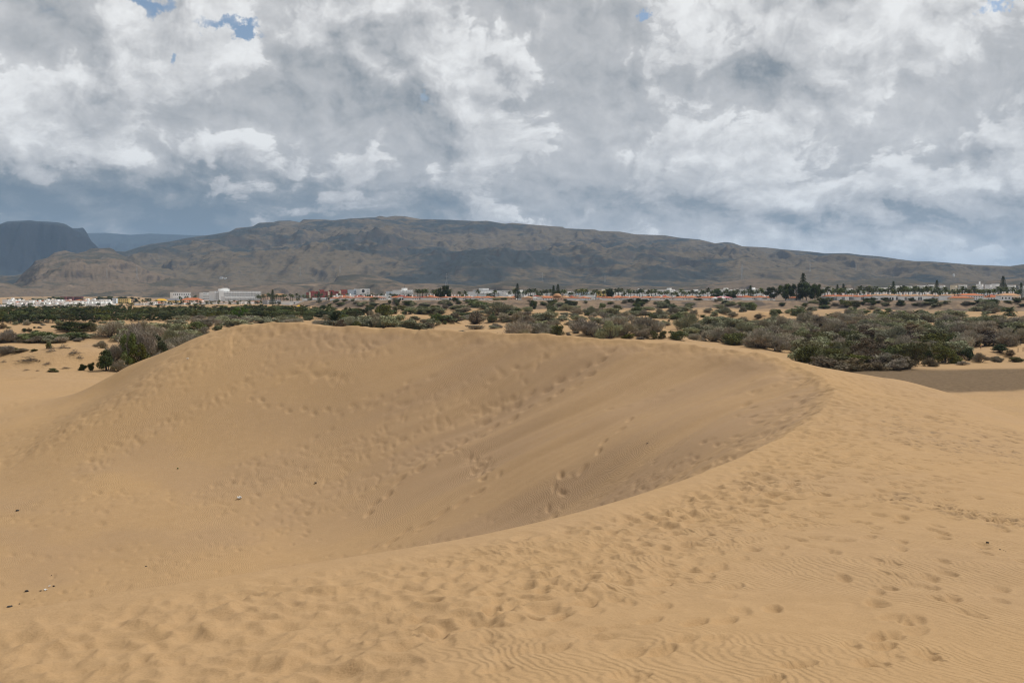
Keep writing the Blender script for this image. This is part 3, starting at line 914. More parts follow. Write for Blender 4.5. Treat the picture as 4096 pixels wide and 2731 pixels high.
ridge('mountain', [(-500, 900), (0, 895), (30, 884), (120, 880), (150, 884), (185, 885), (230, 888), (262, 895), (290, 912), (310, 912), (332, 909), (345, 925), (365, 962), (395, 990),
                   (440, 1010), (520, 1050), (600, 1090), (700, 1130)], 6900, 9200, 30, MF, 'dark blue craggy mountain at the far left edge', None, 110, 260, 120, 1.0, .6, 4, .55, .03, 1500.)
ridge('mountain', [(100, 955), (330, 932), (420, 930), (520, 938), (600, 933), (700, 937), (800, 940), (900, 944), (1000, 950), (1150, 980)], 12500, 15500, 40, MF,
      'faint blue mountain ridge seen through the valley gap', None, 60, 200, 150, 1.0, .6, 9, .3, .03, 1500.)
ridge('hill', [(20, 1150), (60, 1128), (90, 1092), (125, 1062), (140, 1042), (190, 1030), (215, 1010), (245, 1003), (262, 1000), (285, 1008), (310, 1012), (345, 1003), (360, 993), (440, 990),
               (456, 997), (470, 1012), (500, 1024), (530, 1042), (580, 1070), (640, 1092), (700, 1105), (800, 1120), (1000, 1140)], 2600, 4600, -6, MH,
      'olive hill with a dark rocky flank left of the mountain', None, 120, 260, 55, 1.0, 1.05, 14, .08, .03, 420., .25)
ridge('hill', [(-300, 1115), (-40, 1118), (30, 1128), (80, 1146), (150, 1148), (200, 1158), (260, 1150), (285, 1148), (300, 1158), (330, 1172), (420, 1160), (560, 1150), (640, 1146), (760, 1150), (900, 1152), (1040, 1138),
               (1120, 1130), (1240, 1128), (1335, 1128), (1350, 1103), (1420, 1096), (1500, 1100), (1570, 1118), (1620, 1135), (1750, 1130), (1900, 1143), (2060, 1115), (2160, 1128), (2250, 1142), (2330, 1133), (2400, 1138), (2500, 1146), (2650, 1144),
               (2800, 1136), (2950, 1120), (3050, 1108), (3150, 1112), (3260, 1128), (3330, 1110), (3400, 1126), (3520, 1112), (3620, 1112), (3700, 1128), (3800, 1130), (3950, 1122), (4096, 1110), (4600, 1100)],
      2300, 3300, -14, MH, 'low pinkish brown foothills along the foot of the mountain', None, 70, 700, 16, 1.0, 1.0, 22, .25, .04, 170., .2)


# ------------------------------------------------------------------ plants
def plant_mat(name, c1, c2, c3=None, trans=0.0, rough=0.85):
    """colour varies from leaf to leaf and from plant to plant"""
    m, t, out = material(name)
    pos = t.n('ShaderNodeTexCoord').outputs['Object']
    rnd = t.n('ShaderNodeObjectInfo').outputs['Random']
    n_ = t.noise(pos, 3.2, 3, .6)
    c = t.mix(t.ramp(n_, .36, .64), c1, c2)
    if c3:
        c = t.mix(t.m('MULTIPLY', t.ramp(t.noise(pos, 1.4, 2, .5), .52, .62), .7), c, c3)
    hs = t.n('ShaderNodeHueSaturation', None, Color=c)
    t.set(hs.inputs['Hue'], t.m('ADD', .488, t.m('MULTIPLY', rnd, .026)))
    t.set(hs.inputs['Value'], t.m('ADD', .72, t.m('MULTIPLY', t.m('FRACT', t.m('MULTIPLY', rnd, 7.13)), .56)))
    t.set(hs.inputs['Saturation'], t.m('ADD', .8, t.m('MULTIPLY', t.m('FRACT', t.m('MULTIPLY', rnd, 3.77)), .4)))
    bsdf(t, out, hs.outputs[0], rough, None, 0.12)
    return m


BARK = plant_mat('dry_bark', (0.13, 0.105, 0.085), (0.085, 0.066, 0.052))
LEAF = {
    'grey': plant_mat('grey_twigs', (0.33, 0.28, 0.215), (0.255, 0.225, 0.16), (0.235, 0.23, 0.14)),
    'sage': plant_mat('sage_leaves', (0.28, 0.275, 0.17), (0.22, 0.225, 0.135), (0.28, 0.245, 0.175)),
    'green': plant_mat('green_leaves', (0.135, 0.155, 0.062), (0.10, 0.122, 0.048), (0.17, 0.17, 0.088)),
    'olive': plant_mat('olive_leaves', (0.12, 0.12, 0.036), (0.08, 0.084, 0.026), (0.15, 0.13, 0.065)),
    'dark': plant_mat('dark_leaves', (0.058, 0.074, 0.027), (0.042, 0.056, 0.021), (0.085, 0.09, 0.04)),
    'brown': plant_mat('brown_scrub', (0.15, 0.112, 0.072), (0.11, 0.083, 0.055), (0.115, 0.105, 0.055)),
    'bright': plant_mat('bright_leaves', (0.115, 0.175, 0.03), (0.08, 0.13, 0.024)),
    'dry': plant_mat('dry_branches', (0.20, 0.17, 0.145), (0.13, 0.108, 0.09)),
    'palm': plant_mat('palm_leaves', (0.085, 0.11, 0.04), (0.12, 0.132, 0.05), (0.15, 0.13, 0.06)),
    'dpalm': plant_mat('dark_palm_leaves', (0.035, 0.052, 0.022), (0.05, 0.068, 0.028)),
    'pine': plant_mat('pine_needles', (0.06, 0.08, 0.04), (0.08, 0.10, 0.05)),
}
prng = random.Random(3)
nrng = np.random.default_rng(9)


def quads(C, A, B, mat, name):
    """flat little quads: centres C, half-axes A and B"""
    n = len(C)
    V = np.stack([C - A - B, C + A - B, C + A + B, C - A + B], 1).reshape(-1, 3)
    return mesh_np(name, V, np.arange(n * 4).reshape(n, 4), mat, False)


def unit(v_):
    return v_ / (np.linalg.norm(v_, axis=-1, keepdims=True) + 1e-9)


def tubes(paths, radii, mat, name, sides=3):
    V = []; Fc = []
    for P_, rr in zip(paths, radii):
        P_ = np.asarray(P_, float)
        b0 = len(V)
        for i, p in enumerate(P_):
            d_ = unit(P_[min(i + 1, len(P_) - 1)] - P_[max(i - 1, 0)])
            a = unit(np.cross(d_, (0.31, 0.95, 0.1)))
            b = np.cross(d_, a)
            r_ = rr[0] + (rr[1] - rr[0]) * i / max(len(P_) - 1, 1)
            for k in range(sides):
                q_ = 2 * math.pi * k / sides
                V.append(p + r_ * (math.cos(q_) * a + math.sin(q_) * b))
        for i in range(len(P_) - 1):
            for k in range(sides):
                k2 = (k + 1) % sides
                Fc.append((b0 + i * sides + k, b0 + i * sides + k2, b0 + (i + 1) * sides + k2, b0 + (i + 1) * sides + k))
    return mesh_np(name, np.array(V), np.array(Fc), mat, True)


def bush_pair(seed, kind, nleaf=2600, twig=False, spiky=False):
    """stems and foliage meshes of a bush one unit wide and one unit high (base at the origin)"""
    g = np.random.default_rng(seed)
    lob = []
    for k in range(g.integers(9, 15)):
        a = g.uniform(0, 2 * math.pi); r_ = 0.36 * math.sqrt(g.uniform(0, 1))
        top = (0.80 - 1.5 * r_ * r_) * g.uniform(.6, 1.12)
        lob.append((r_ * math.cos(a), r_ * math.sin(a), g.uniform(.22, 1) * top, g.uniform(.12, .24)))
    lob.append((0, 0, .52, .26))
    L = np.array(lob)
    paths = []; rad = []
    for (x, y, z, r_) in lob:
        for k in range(2):
            b = np.array([x * .12 + g.normal(0, .03), y * .12 + g.normal(0, .03), -0.04])
            tip = np.array([x, y, z]) + g.normal(0, .5, 3) * r_
            mid = (b + tip) * .5 + np.array([x, y, 0]) * .25 + g.normal(0, .03, 3)
            tip[2] = max(tip[2], .05)
            paths.append([b, (b + mid) * .5, mid, (mid + tip) * .5 + g.normal(0, .015, 3), tip]); rad.append((.016, .004))
    stems = tubes(paths, rad, BARK, 'stems')
    w = L[:, 3] ** 2
    pick = g.choice(len(L), nleaf, p=w / w.sum())
    dirs = unit(g.normal(0, 1, (nleaf, 3)))
    rad_ = L[pick, 3] * np.clip(g.beta(2.6, 1.1, nleaf), .1, 1) * g.uniform(.85, 1.2, nleaf)
    C = L[pick, :3] + dirs * rad_[:, None] * np.array([1, 1, .85])
    C[:, 2] = np.abs(C[:, 2]) * .97 + .01
    if twig:
        up = unit(unit(C - np.array([0, 0, -.25])) + g.normal(0, .45, (nleaf, 3)))
        ln = g.uniform(.03, .085, nleaf)[:, None]
        A = up * ln
        B = unit(np.cross(up, g.normal(0, 1, (nleaf, 3)))) * g.uniform(.0035, .0065, nleaf)[:, None]
    elif spiky:
        up = unit(unit(C - np.array([0, 0, -.15])) + np.array([0, 0, .6]) + g.normal(0, .2, (nleaf, 3)))
        A = up * g.uniform(.06, .13, nleaf)[:, None]
        B = unit(np.cross(up, g.normal(0, 1, (nleaf, 3)))) * .005
    else:
        nrm = unit(dirs + g.normal(0, .7, (nleaf, 3)))
        a = unit(np.cross(nrm, g.normal(0, 1, (nleaf, 3))))
        b = np.cross(nrm, a)
        sz = g.uniform(.012, .026, nleaf)[:, None]
        A = a * sz * 1.5; B = b * sz * .62
    return stems, quads(C, A, B, LEAF[kind], 'foliage')


def tree_pair(seed, kind, nleaf=3600, trunk=.3, wide=1.0, conic=0.0):
    """a tree one unit high: trunk with limbs, and a crown of leaf clumps"""
    g = np.random.default_rng(seed)
    lob = []
    n = 22
    for k in range(n):
        a = g.uniform(0, 2 * math.pi)
        h = trunk + (1 - trunk) * g.uniform(.05, .92)
        q_ = (h - trunk) / (1 - trunk)
        rmax = wide * .42 * (math.sin(math.pi * min(max(q_ * .85 + .12, 0), 1)) ** .6) * (1 - conic * q_)
        r_ = rmax * math.sqrt(g.uniform(.05, 1))
        lob.append((r_ * math.cos(a), r_ * math.sin(a), h, g.uniform(.09, .17) * (1 - .5 * conic * q_)))
    L = np.array(lob)
    paths = [[(0, 0, -.06), (.01, .01, trunk * .5), (0, .01, trunk), (.01, 0, (1 + trunk) * .5), (0, 0, .9)]]
    rad = [(.032, .006)]
    for (x, y, z, r_) in lob[:14]:
        z0 = max(trunk * .55, z - .28)
        paths.append([(0, 0, z0), (x * .5, y * .5, (z0 + z) * .5 + .02), (x, y, z)]); rad.append((.013, .003))
    trunk_m = tubes(paths, rad, BARK, 'trunk', 5)
    w = L[:, 3] ** 2
    pick = g.choice(n, nleaf, p=w / w.sum())
    dirs = unit(g.normal(0, 1, (nleaf, 3)))
    C = L[pick, :3] + dirs * (L[pick, 3] * np.clip(g.beta(2.6, 1.1, nleaf), .1, 1) * g.uniform(.8, 1.25, nleaf))[:, None]
    C[:, 2] = np.maximum(C[:, 2], .03)
    nr = unit(dirs + g.normal(0, .7, (nleaf, 3)))
    a = unit(np.cross(nr, g.normal(0, 1, (nleaf, 3)))); b = np.cross(nr, a)
    sz = g.uniform(.011, .023, nleaf)[:, None]
    return trunk_m, quads(C, a * sz * 1.5, b * sz * .65, LEAF[kind], 'crown')


def frond_mesh(kind, name, droop=.55, leaf=.26, pairs=20, width=.026):
    """one feather frond of unit length along +x, arching down"""
    V = []; Fc = []
    def pt(s_):
        return np.array([s_ * math.cos(droop * s_ * .8), 0, s_ * .55 - droop * 1.05 * s_ * s_])
    for k in range(pairs):
        s_ = .14 + .86 * k / pairs
        p = pt(s_); dr = unit(pt(s_ + .02) - p)
        l_ = leaf * math.sin(math.pi * (.18 + .78 * s_)) ** .7
        for sg in (-1, 1):
            e_ = unit(np.array([dr[0] * .75, sg * .75, dr[2] * .75 - .18])) * l_
            b = len(V)
            wv_ = dr * width
            V += [p - wv_, p + wv_, p + e_ + wv_ * .25, p + e_ - wv_ * .25]
            Fc.append((b, b + 1, b + 2, b + 3))
    for k in range(8):
        p, q_ = pt(k / 8), pt((k + 1) / 8)
        b = len(V); w_ = .012 * (1 - k / 9)
        V += [p + (0, w_, 0), p + (0, -w_, 0), q_ + (0, -w_, 0), q_ + (0, w_, 0)]
        Fc.append((b, b + 1, b + 2, b + 3))
    return mesh_np(name, np.array(V), np.array(Fc), LEAF[kind], False)


def joined(meshes_mats, mat, name):
    V = []; Fc = []; b = 0
    for me_, M in meshes_mats:
        co = np.empty(len(me_.vertices) * 3, np.float32); me_.vertices.foreach_get('co', co); co = co.reshape(-1, 3)
        R_ = np.array(M.to_3x3()); T_ = np.array(M.translation)
        V.append(co @ R_.T + T_)
        f_ = np.empty(len(me_.loops), np.int32); me_.loops.foreach_get('vertex_index', f_)
        Fc.append(f_.reshape(-1, 4) + b); b += len(co)
    return mesh_np(name, np.vstack(V), np.vstack(Fc), mat, False)


FROND = frond_mesh('palm', 'frond')
DFROND = frond_mesh('dpalm', 'frond', .35, .3, 16, .03)


def palm_pair(seed, hgt=1.0, crown=.34, kind='palm', n=34):
    """palm one unit high"""
    g = random.Random(seed)
    bend = g.uniform(-.03, .03)
    P_ = [(bend * (k / 6) ** 2, 0, -.05 + (hgt - crown * .35 + .05) * k / 6) for k in range(7)]
    tr = tubes([P_], [(.030, .020)], BARK, 'trunk', 6)
    top = Vector(P_[-1])
    lst = []
    for k in range(n):
        a = 2.39996 * k + g.uniform(-.2, .2)
        tilt = -0.75 + 1.75 * (k / n) + g.uniform(-.1, .1)
        M = Matrix.Translation(top) @ Matrix.Rotation(a, 4, 'Z') @ Matrix.Rotation(tilt, 4, 'Y') @ Matrix.Scale(crown * g.uniform(.85, 1.1), 4)
        lst.append((FROND if kind == 'palm' else DFROND, M))
    return tr, joined(lst, LEAF[kind], 'crown')


def araucaria_pair(seed):
    g = random.Random(seed)
    tr = tubes([[(0, 0, -.04), (0, 0, .5), (0, 0, 1.0)]], [(.022, .004)], BARK, 'trunk', 6)
    C = []; A = []; B = []
    for t_ in range(17):
        z = .12 + .85 * t_ / 16
        ln = .24 * (1 - z) ** .75 + .015
        for k in range(7):
            a = 2 * math.pi * (k + .5 * (t_ % 2)) / 7 + g.uniform(-.15, .15)
            for s_ in range(9):
                q_ = (s_ + g.uniform(.2, .9)) / 9
                p = np.array([math.cos(a) * ln * q_, math.sin(a) * ln * q_, z + .035 * q_ + g.uniform(-.008, .008)])
                d_ = np.array([math.cos(a + g.uniform(-.9, .9)), math.sin(a + g.uniform(-.9, .9)), g.uniform(-.1, .5)])
                C.append(p); A.append(d_ * .026); B.append(np.array([0, 0, 1]) * .010 + np.array([g.uniform(-1, 1), g.uniform(-1, 1), 0]) * .005)
    return tr, quads(np.array(C), np.array(A), np.array(B), LEAF['pine'], 'crown')


PROTO = {}
for i, k in enumerate(('grey', 'sage', 'green', 'olive', 'dark', 'brown')):
    PROTO[k] = [bush_pair(100 + 10 * i + q_, k, 3000 if k != 'grey' else 3600, k == 'grey') for q_ in range(3)]
PROTO['sage'].append(bush_pair(190, 'sage', 3600, True))
PROTO['tuft'] = [bush_pair(201, 'dark', 2600, False, True)]
PROTO['drytuft'] = [bush_pair(203, 'grey', 1500, False, True)]


def heap_pair(seed):
    """dead branches lying in a loose pile"""
    g = np.random.default_rng(seed)
    paths = []; rad = []
    for k in range(90):
        a = g.uniform(0, 6.28); c_ = np.array([g.normal(0, .2), g.normal(0, .2), 0])
        c_[2] = max(.04, .75 * math.exp(-((c_[0] ** 2 + c_[1] ** 2) / .05)) * g.uniform(.1, 1))
        d_ = np.array([math.cos(a), math.sin(a), g.normal(.1, .35)]) * g.uniform(.07, .26)
        m_ = c_ + g.normal(0, .03, 3)
        paths.append([c_ - d_, m_, c_ + d_]); rad.append((.012 if k % 5 else .022, .004))
    return tubes(paths[:30], rad[:30], BARK, 'stems'), tubes(paths[30:], rad[30:], LEAF['dry'], 'foliage')


PROTO['heap'] = [heap_pair(205), heap_pair(206)]
TREES = {'dark': [tree_pair(300 + q_, 'dark', 3600, .12, 1.35) for q_ in range(3)],
         'green': [tree_pair(310 + q_, 'green', 3600, .14, 1.35) for q_ in range(3)],
         'olive': [tree_pair(320, 'olive', 3600, .14, 1.3)],
         'bright': [tree_pair(330, 'bright', 4200, .15, 2.0)],
         'tall': [tree_pair(340, 'dark', 4600, .2, .95), tree_pair(341, 'pine', 4600, .22, .9)],
         'palm': [palm_pair(350 + q_) for q_ in range(3)],
         'shortpalm': [palm_pair(356, 1.0, .55)],
         'araucaria': [araucaria_pair(360)],
         'cypress': [tree_pair(365, 'dark', 3600, .06, .42, .6)]}

PLANTS = []     # (object, look, u4) for the labels


def put(name, pair, parts, x, y, z, sx, sy, sz, rot):
    """a plant: an empty at its foot with its stems/trunk and foliage/crown"""
    e_ = bpy.data.objects.new(name, None)
    e_.empty_display_size = .2
    e_.location = (x, y, z)
    e_.rotation_euler = (0, 0, rot)
    e_.scale = (sx, sy, sz)
    add(e_)
    for me_, nm in zip(pair, parts):
        add(bpy.data.objects.new(nm, me_), e_)
    return e_


LOOK = {'grey': 'grey-brown twiggy bush', 'sage': 'grey-green feathery bush', 'green': 'green leafy bush', 'olive': 'olive-green bush', 'dark': 'dark green dense bush',
        'brown': 'brown dried-out bush', 'tuft': 'spiky dark green rush tuft', 'drytuft': 'dry grey grass tuft', 'heap': 'heap of dead grey branches'}
NAME = {'grey': 'twiggy_bush', 'sage': 'tamarisk_bush', 'green': 'leafy_bush', 'olive': 'olive_bush', 'dark': 'dark_bush', 'brown': 'dry_bush', 'tuft': 'rush_tuft', 'drytuft': 'grass_tuft',
        'heap': 'branch_heap'}


def bush(kind, u4, vb4, w4, h4, zone, Y=None, deep=.8):
    """a bush with its foot at (u4, vb4) of the 4096 px picture and that size in pixels"""
    h = fhit(u4, vb4) if Y is None else at(u4 / 4, vb4 / 4, Y)[:2]
    if h is None:
        return None
    x, y = h[:2]
    m_ = y / (4 * F)
    w = w4 * m_; hh = h4 * m_
    pr = PROTO[kind][prng.randrange(len(PROTO[kind]))]
    o = put(NAME[kind], pr, ('stems', 'foliage'), x, y, fz(x, y) - .03 * hh, w * 1.15, w * deep * prng.uniform(.85, 1.1), hh * 1.2, prng.uniform(0, 6.28))
    PLANTS.append([o, LOOK[kind], zone, u4, w4, h4])
    return o


def tree(kind, name, u4, vb4, h4, zone, look, Y=None, parts=('trunk', 'crown'), wf=1.0):
    h = fhit(u4, vb4) if Y is None else at(u4 / 4, vb4 / 4, Y)[:2]
    if h is None:
        return None
    x, y = h[:2]
    zb = fz(x, y)
    top = at(u4 / 4, (vb4 - h4) / 4, y)[2] + CZ
    hh = max(top - zb, 1.0)
    pr = TREES[kind][prng.randrange(len(TREES[kind]))]
    o = put(name, pr, parts, x, y, zb - .02, hh * wf, hh * wf, hh, prng.uniform(0, 6.28))
    PLANTS.append([o, look, zone, u4, h4 * wf, h4])
    return o


B_ = bush
Z1 = 'on the pale sand at the far left'
Z2_ = "behind the dune's left shoulder"
Z3 = "behind the dune's crest, left of the middle"
Z4 = 'among the hummocks below the bluff'
Z5 = 'in the thick scrub on the right'
Z6 = 'along the edge of the dark gravel flat'
Z7 = 'on the brown bluff below the town'
Z8 = "right behind the middle of the dune's crest"
for a in (('dark', 291, 1324, 131, 46, Z1), ('sage', 365, 1325, 52, 40, Z1), ('green', 172, 1362, 112, 46, Z1), ('grey', 32, 1370, 100, 52, Z1), ('grey', 92, 1368, 95, 30, Z1),
          ('sage', 262, 1361, 115, 28, Z1), ('sage', 350, 1349, 50, 20, Z1), ('dark', 100, 1326, 46, 14, Z1), ('brown', 117, 1326, 22, 14, Z1), ('green', 138, 1312, 15, 9, Z1), ('grey', 156, 1312, 26, 9, Z1),
          ('green', 214, 1308, 24, 9, Z1), ('grey', 105, 1299, 34, 24, Z1), ('brown', 8, 1314, 34, 22, Z1), ('grey', 170, 1301, 28, 10, Z1), ('sage', 235, 1299, 46, 22, Z1), ('grey', 310, 1362, 50, 14, Z1),
          ('sage', 470, 1332, 112, 60, Z2_), ('sage', 595, 1330, 150, 52, Z2_), ('sage', 690, 1336, 120, 52, Z2_), ('grey', 545, 1345, 130, 62, Z2_), ('grey', 640, 1362, 130, 66, Z2_),
          ('dark', 430, 1480, 92, 74, Z2_), ('grey', 452, 1445, 86, 66, Z2_), ('grey', 470, 1482, 80, 46, Z2_), ('grey', 560, 1448, 150, 150, Z2_), 
          ('grey', 650, 1440, 110, 88, Z2_), ('olive', 585, 1466, 90, 66, Z2_), ('grey', 715, 1412, 120, 80, Z2_), ('grey', 770, 1392, 110, 66, Z2_), ('grey', 405, 1392, 56, 30, Z2_), ('olive', 690, 1376, 60, 40, Z2_),
          ('grey', 28, 1414, 80, 40, Z1), ('olive', 66, 1406, 28, 20, Z1), ('grey', 90, 1404, 62, 15, Z1), ('olive', 136, 1403, 34, 11, Z1),
          ('green', 793, 1332, 108, 58, Z2_), ('sage', 720, 1346, 90, 46, Z2_), ('green', 868, 1326, 46, 32, Z2_), ('sage', 955, 1306, 150, 36, Z3), ('sage', 1080, 1298, 160, 32, Z3), ('grey', 1180, 1297, 90, 28, Z3),
          ('grey', 880, 1300, 60, 26, Z2_), ('grey', 1268, 1303, 52, 30, Z3), ('brown', 1358, 1312, 60, 38, Z3), ('olive', 1306, 1309, 48, 22, Z3), ('sage', 1020, 1285, 100, 22, Z3), ('grey', 1000, 1281, 60, 22, Z3),
          ('sage', 1140, 1284, 110, 22, Z3), ('green', 1231, 1280, 60, 20, Z3), ('grey', 1310, 1262, 50, 22, Z3), ('green', 1380, 1276, 60, 24, Z3),
          ('dark', 1420, 1268, 64, 42, Z3), ('dark', 1470, 1266, 64, 48, Z3), ('olive', 1536, 1262, 76, 52, Z3), ('olive', 1584, 1254, 48, 34, Z3), ('green', 1640, 1256, 90, 28, Z3), ('sage', 1696, 1255, 40, 26, Z3),
          ('sage', 1560, 1314, 140, 66, Z3), ('sage', 1640, 1322, 120, 58, Z3), ('brown', 1695, 1324, 76, 44, Z3), ('sage', 1450, 1304, 140, 52, Z3), ('olive', 1427, 1312, 54, 36, Z3), ('grey', 1505, 1296, 110, 52, Z3),
          ('green', 1729, 1240, 36, 16, Z7), ('grey', 1782, 1236, 44, 22, Z7), ('sage', 1754, 1300, 32, 23, Z4), ('green', 1778, 1294, 22, 19, Z4), ('green', 1750, 1284, 70, 38, Z4), ('brown', 1818, 1284, 70, 40, Z4),
          ('brown', 1905, 1294, 104, 62, Z4), ('drytuft', 1892, 1315, 92, 18, Z8), ('drytuft', 1978, 1300, 26, 9, Z8), ('grey', 2065, 1345, 120, 70, Z8), ('green', 1970, 1287, 52, 42, Z4), ('sage', 2000, 1256, 120, 50, Z4),
          ('green', 1905, 1228, 100, 34, Z4), ('sage', 1838, 1251, 64, 24, Z4), ('olive', 1914, 1335, 22, 10, Z8), ('olive', 1990, 1338, 14, 12, Z8), ('grey', 2065, 1290, 84, 46, Z4), ('grey', 2085, 1256, 34, 12, Z4),
          ('dark', 2133, 1234, 46, 42, Z7), ('dark', 2277, 1228, 56, 34, Z7), ('green', 2203, 1251, 46, 38, Z4), ('grey', 2302, 1254, 66, 32, Z4), ('sage', 2359, 1254, 66, 32, Z4), ('green', 2407, 1240, 40, 36, Z7),
          ('sage', 2448, 1261, 78, 36, Z4), ('olive', 2469, 1237, 48, 22, Z7), ('green', 2550, 1250, 58, 34, Z4), ('sage', 2652, 1229, 66, 28, Z7), ('green', 2690, 1230, 54, 18, Z7), ('sage', 2755, 1232, 42, 22, Z7),
          ('grey', 2596, 1260, 28, 20, Z4), ('grey', 2620, 1262, 26, 19, Z4), ('sage', 2645, 1262, 30, 20, Z4), ('grey', 2668, 1262, 24, 22, Z4), ('grey', 2692, 1264, 28, 20, Z4), ('green', 2728, 1259, 44, 22, Z4),
          ('grey', 2772, 1261, 60, 28, Z4), ('sage', 2155, 1290, 120, 50, Z4), ('grey', 2110, 1296, 90, 40, Z4), ('sage', 2247, 1282, 62, 26, Z4), ('sage', 2300, 1268, 66, 20, Z4), ('grey', 2375, 1265, 34, 18, Z4),
          ('heap', 2412, 1276, 40, 24, Z4), ('grey', 2500, 1266, 54, 24, Z4), ('grey', 2350, 1336, 130, 64, Z8), ('sage', 2440, 1350, 120, 68, Z8), ('grey', 2470, 1306, 130, 52, Z4), ('grey', 2570, 1324, 140, 72, Z8),
          ('grey', 2630, 1326, 86, 52, Z8), ('sage', 2390, 1300, 90, 36, Z4), ('grey', 2150, 1340, 120, 60, Z8), ('olive', 2230, 1340, 62, 48, Z8), ('grey', 2105, 1338, 70, 56, Z8), ('sage', 2160, 1315, 70, 40, Z8),
          ('grey', 2272, 1342, 30, 18, Z8), ('grey', 2276, 1297, 46, 15, Z4), ('olive', 2618, 1354, 42, 40, Z8), ('olive', 2649, 1353, 34, 38, Z8), ('green', 2716, 1356, 86, 44, Z8), ('olive', 2512, 1350, 54, 20, Z8),
          ('olive', 2590, 1352, 18, 12, Z8), ('sage', 2755, 1316, 110, 62, Z5), ('grey', 2780, 1358, 60, 32, Z5), ('grey', 2560, 1355, 40, 12, Z8), ('grey', 2672, 1300, 30, 10, Z4), ('brown', 2675, 1285, 16, 9, Z4),
          ('sage', 2840, 1306, 116, 52, Z5), ('sage', 2925, 1326, 126, 66, Z5), ('grey', 2850, 1364, 126, 56, Z5), ('grey', 2925, 1368, 90, 46, Z5), ('grey', 2927, 1264, 48, 19, Z4), ('sage', 2972, 1246, 46, 30, Z4),
          ('green', 3002, 1238, 80, 38, Z7), ('brown', 3035, 1272, 40, 22, Z4), ('heap', 3040, 1262, 44, 18, Z4), ('sage', 3098, 1274, 52, 44, Z4), ('green', 3200, 1262, 90, 38, Z4), ('sage', 3150, 1252, 46, 18, Z4),
          ('dark', 3294, 1219, 40, 32, Z7), ('olive', 3384, 1224, 60, 28, Z7), ('olive', 3424, 1224, 56, 28, Z7), ('dark', 3600, 1220, 50, 28, Z7), ('green', 3490, 1218, 50, 24, Z7), ('dark', 3540, 1200, 30, 14, Z7), ('olive', 3735, 1204, 40, 14, Z7),
          ('sage', 3760, 1222, 30, 18, Z7), ('grey', 3870, 1216, 46, 14, Z7), ('green', 3960, 1216, 80, 24, Z7), ('dark', 4070, 1208, 60, 20, Z7), ('sage', 3960, 1240, 110, 34, Z4), ('sage', 3900, 1244, 60, 22, Z4),
          ('olive', 3498, 1416, 76, 78, Z6), ('olive', 3646, 1452, 120, 98, Z6), ('olive', 3785, 1450, 116, 80, Z6), ('dark', 3870, 1442, 82, 66, Z6), ('green', 3562, 1450, 84, 68, Z6), ('olive', 3420, 1420, 66, 44, Z6),
          ('brown', 3500, 1480, 130, 38, Z6), ('brown', 3720, 1464, 66, 42, Z6), ('grey', 3610, 1466, 90, 40, Z6), ('brown', 4043, 1419, 68, 27, Z6), ('olive', 4058, 1447, 64, 24, Z6), ('dark', 3995, 1408, 110, 30, Z6),
          ('grey', 3920, 1446, 70, 36, Z6), ('grey', 3850, 1458, 50, 16, Z6), ('grey', 3980, 1440, 60, 20, Z6), ('olive', 3340, 1405, 70, 34, Z5), ('grey', 3440, 1440, 90, 46, Z6),
          ('dark', 3700, 1440, 70, 60, Z6), ('green', 3740, 1425, 80, 60, Z6), ('brown', 3990, 1448, 46, 14, Z6), ('olive', 3260, 1388, 70, 34, Z5), ('olive', 3130, 1372, 60, 30, Z5), ('olive', 3060, 1350, 46, 28, Z5)):
    B_(*a)
B_('tuft', 333, 1480, 36, 26, Z1); B_('tuft', 363, 1480, 36, 32, Z1)
B_('olive', 195, 1412, 30, 34, 'on the branch-strewn hummock', Y=148); B_('olive', 212, 1486, 52, 17, 'at the foot of the branch-strewn hummock')
for a in ((208, 1440, 40, 30, 146), (120, 1456, 92, 26, 143), (192, 1463, 40, 13, 142), (300, 1446, 70, 22, 146), (255, 1424, 56, 24, 148), (320, 1462, 40, 18, 145), (16, 1452, 22, 14, 143), (262, 1470, 44, 10, 141), (105, 1478, 40, 8, 139), (150, 1485, 26, 7, 138)):
    B_('heap', *a[:4], 'on the branch-strewn hummock', Y=a[4])

tree('green', 'tamarisk_tree', 512, 1466, 128, Z2_, 'tall dark tamarisk tree', wf=.62)
tree('dark', 'tamarisk_tree', 622, 1448, 108, Z2_, 'bushy dark tamarisk tree', wf=.8)
tree('olive', 'tamarisk_tree', 556, 1470, 96, Z2_, 'olive tamarisk tree', wf=.8)
# thick scrub of the right half, and loose cover elsewhere
FILL = []
CLEAR = [(3995, 1334, 52, 24), (3890, 1268, 60, 22), (4050, 1275, 70, 24), (3160, 1276, 50, 18), (3310, 1262, 45, 16), (3560, 1262, 34, 12), (3660, 1250, 40, 14), (3030, 1262, 70, 24),
         (2650, 1340, 40, 20), (2700, 1300, 40, 22), (3700, 1300, 26, 12), (3070, 1335, 24, 12), (3290, 1325, 28, 12), (3400, 1312, 36, 14), (3923, 1402, 26, 22), (4040, 1425, 60, 16)]


def clear(u, v_):
    return any(((u - a) / c) ** 2 + ((v_ - b) / d_) ** 2 < 1 for a, b, c, d_ in CLEAR)


def fill(n, u0, u1, v0, v1, kinds, w, h, zone, slope=0.0):
    k = 0
    for _ in range(n * 6):
        if k >= n:
            break
        u = prng.uniform(u0, u1); v_ = prng.uniform(v0, v1) + slope * (u - u0)
        if clear(u, v_):
            continue
        sc = .62 + .5 * (v_ - 1240) / 120.0
        o = bush(prng.choice(kinds), u, v_, prng.uniform(*w) * sc, prng.uniform(*h) * sc, zone)
        if o:
            PLANTS[-1].append(v_); k += 1


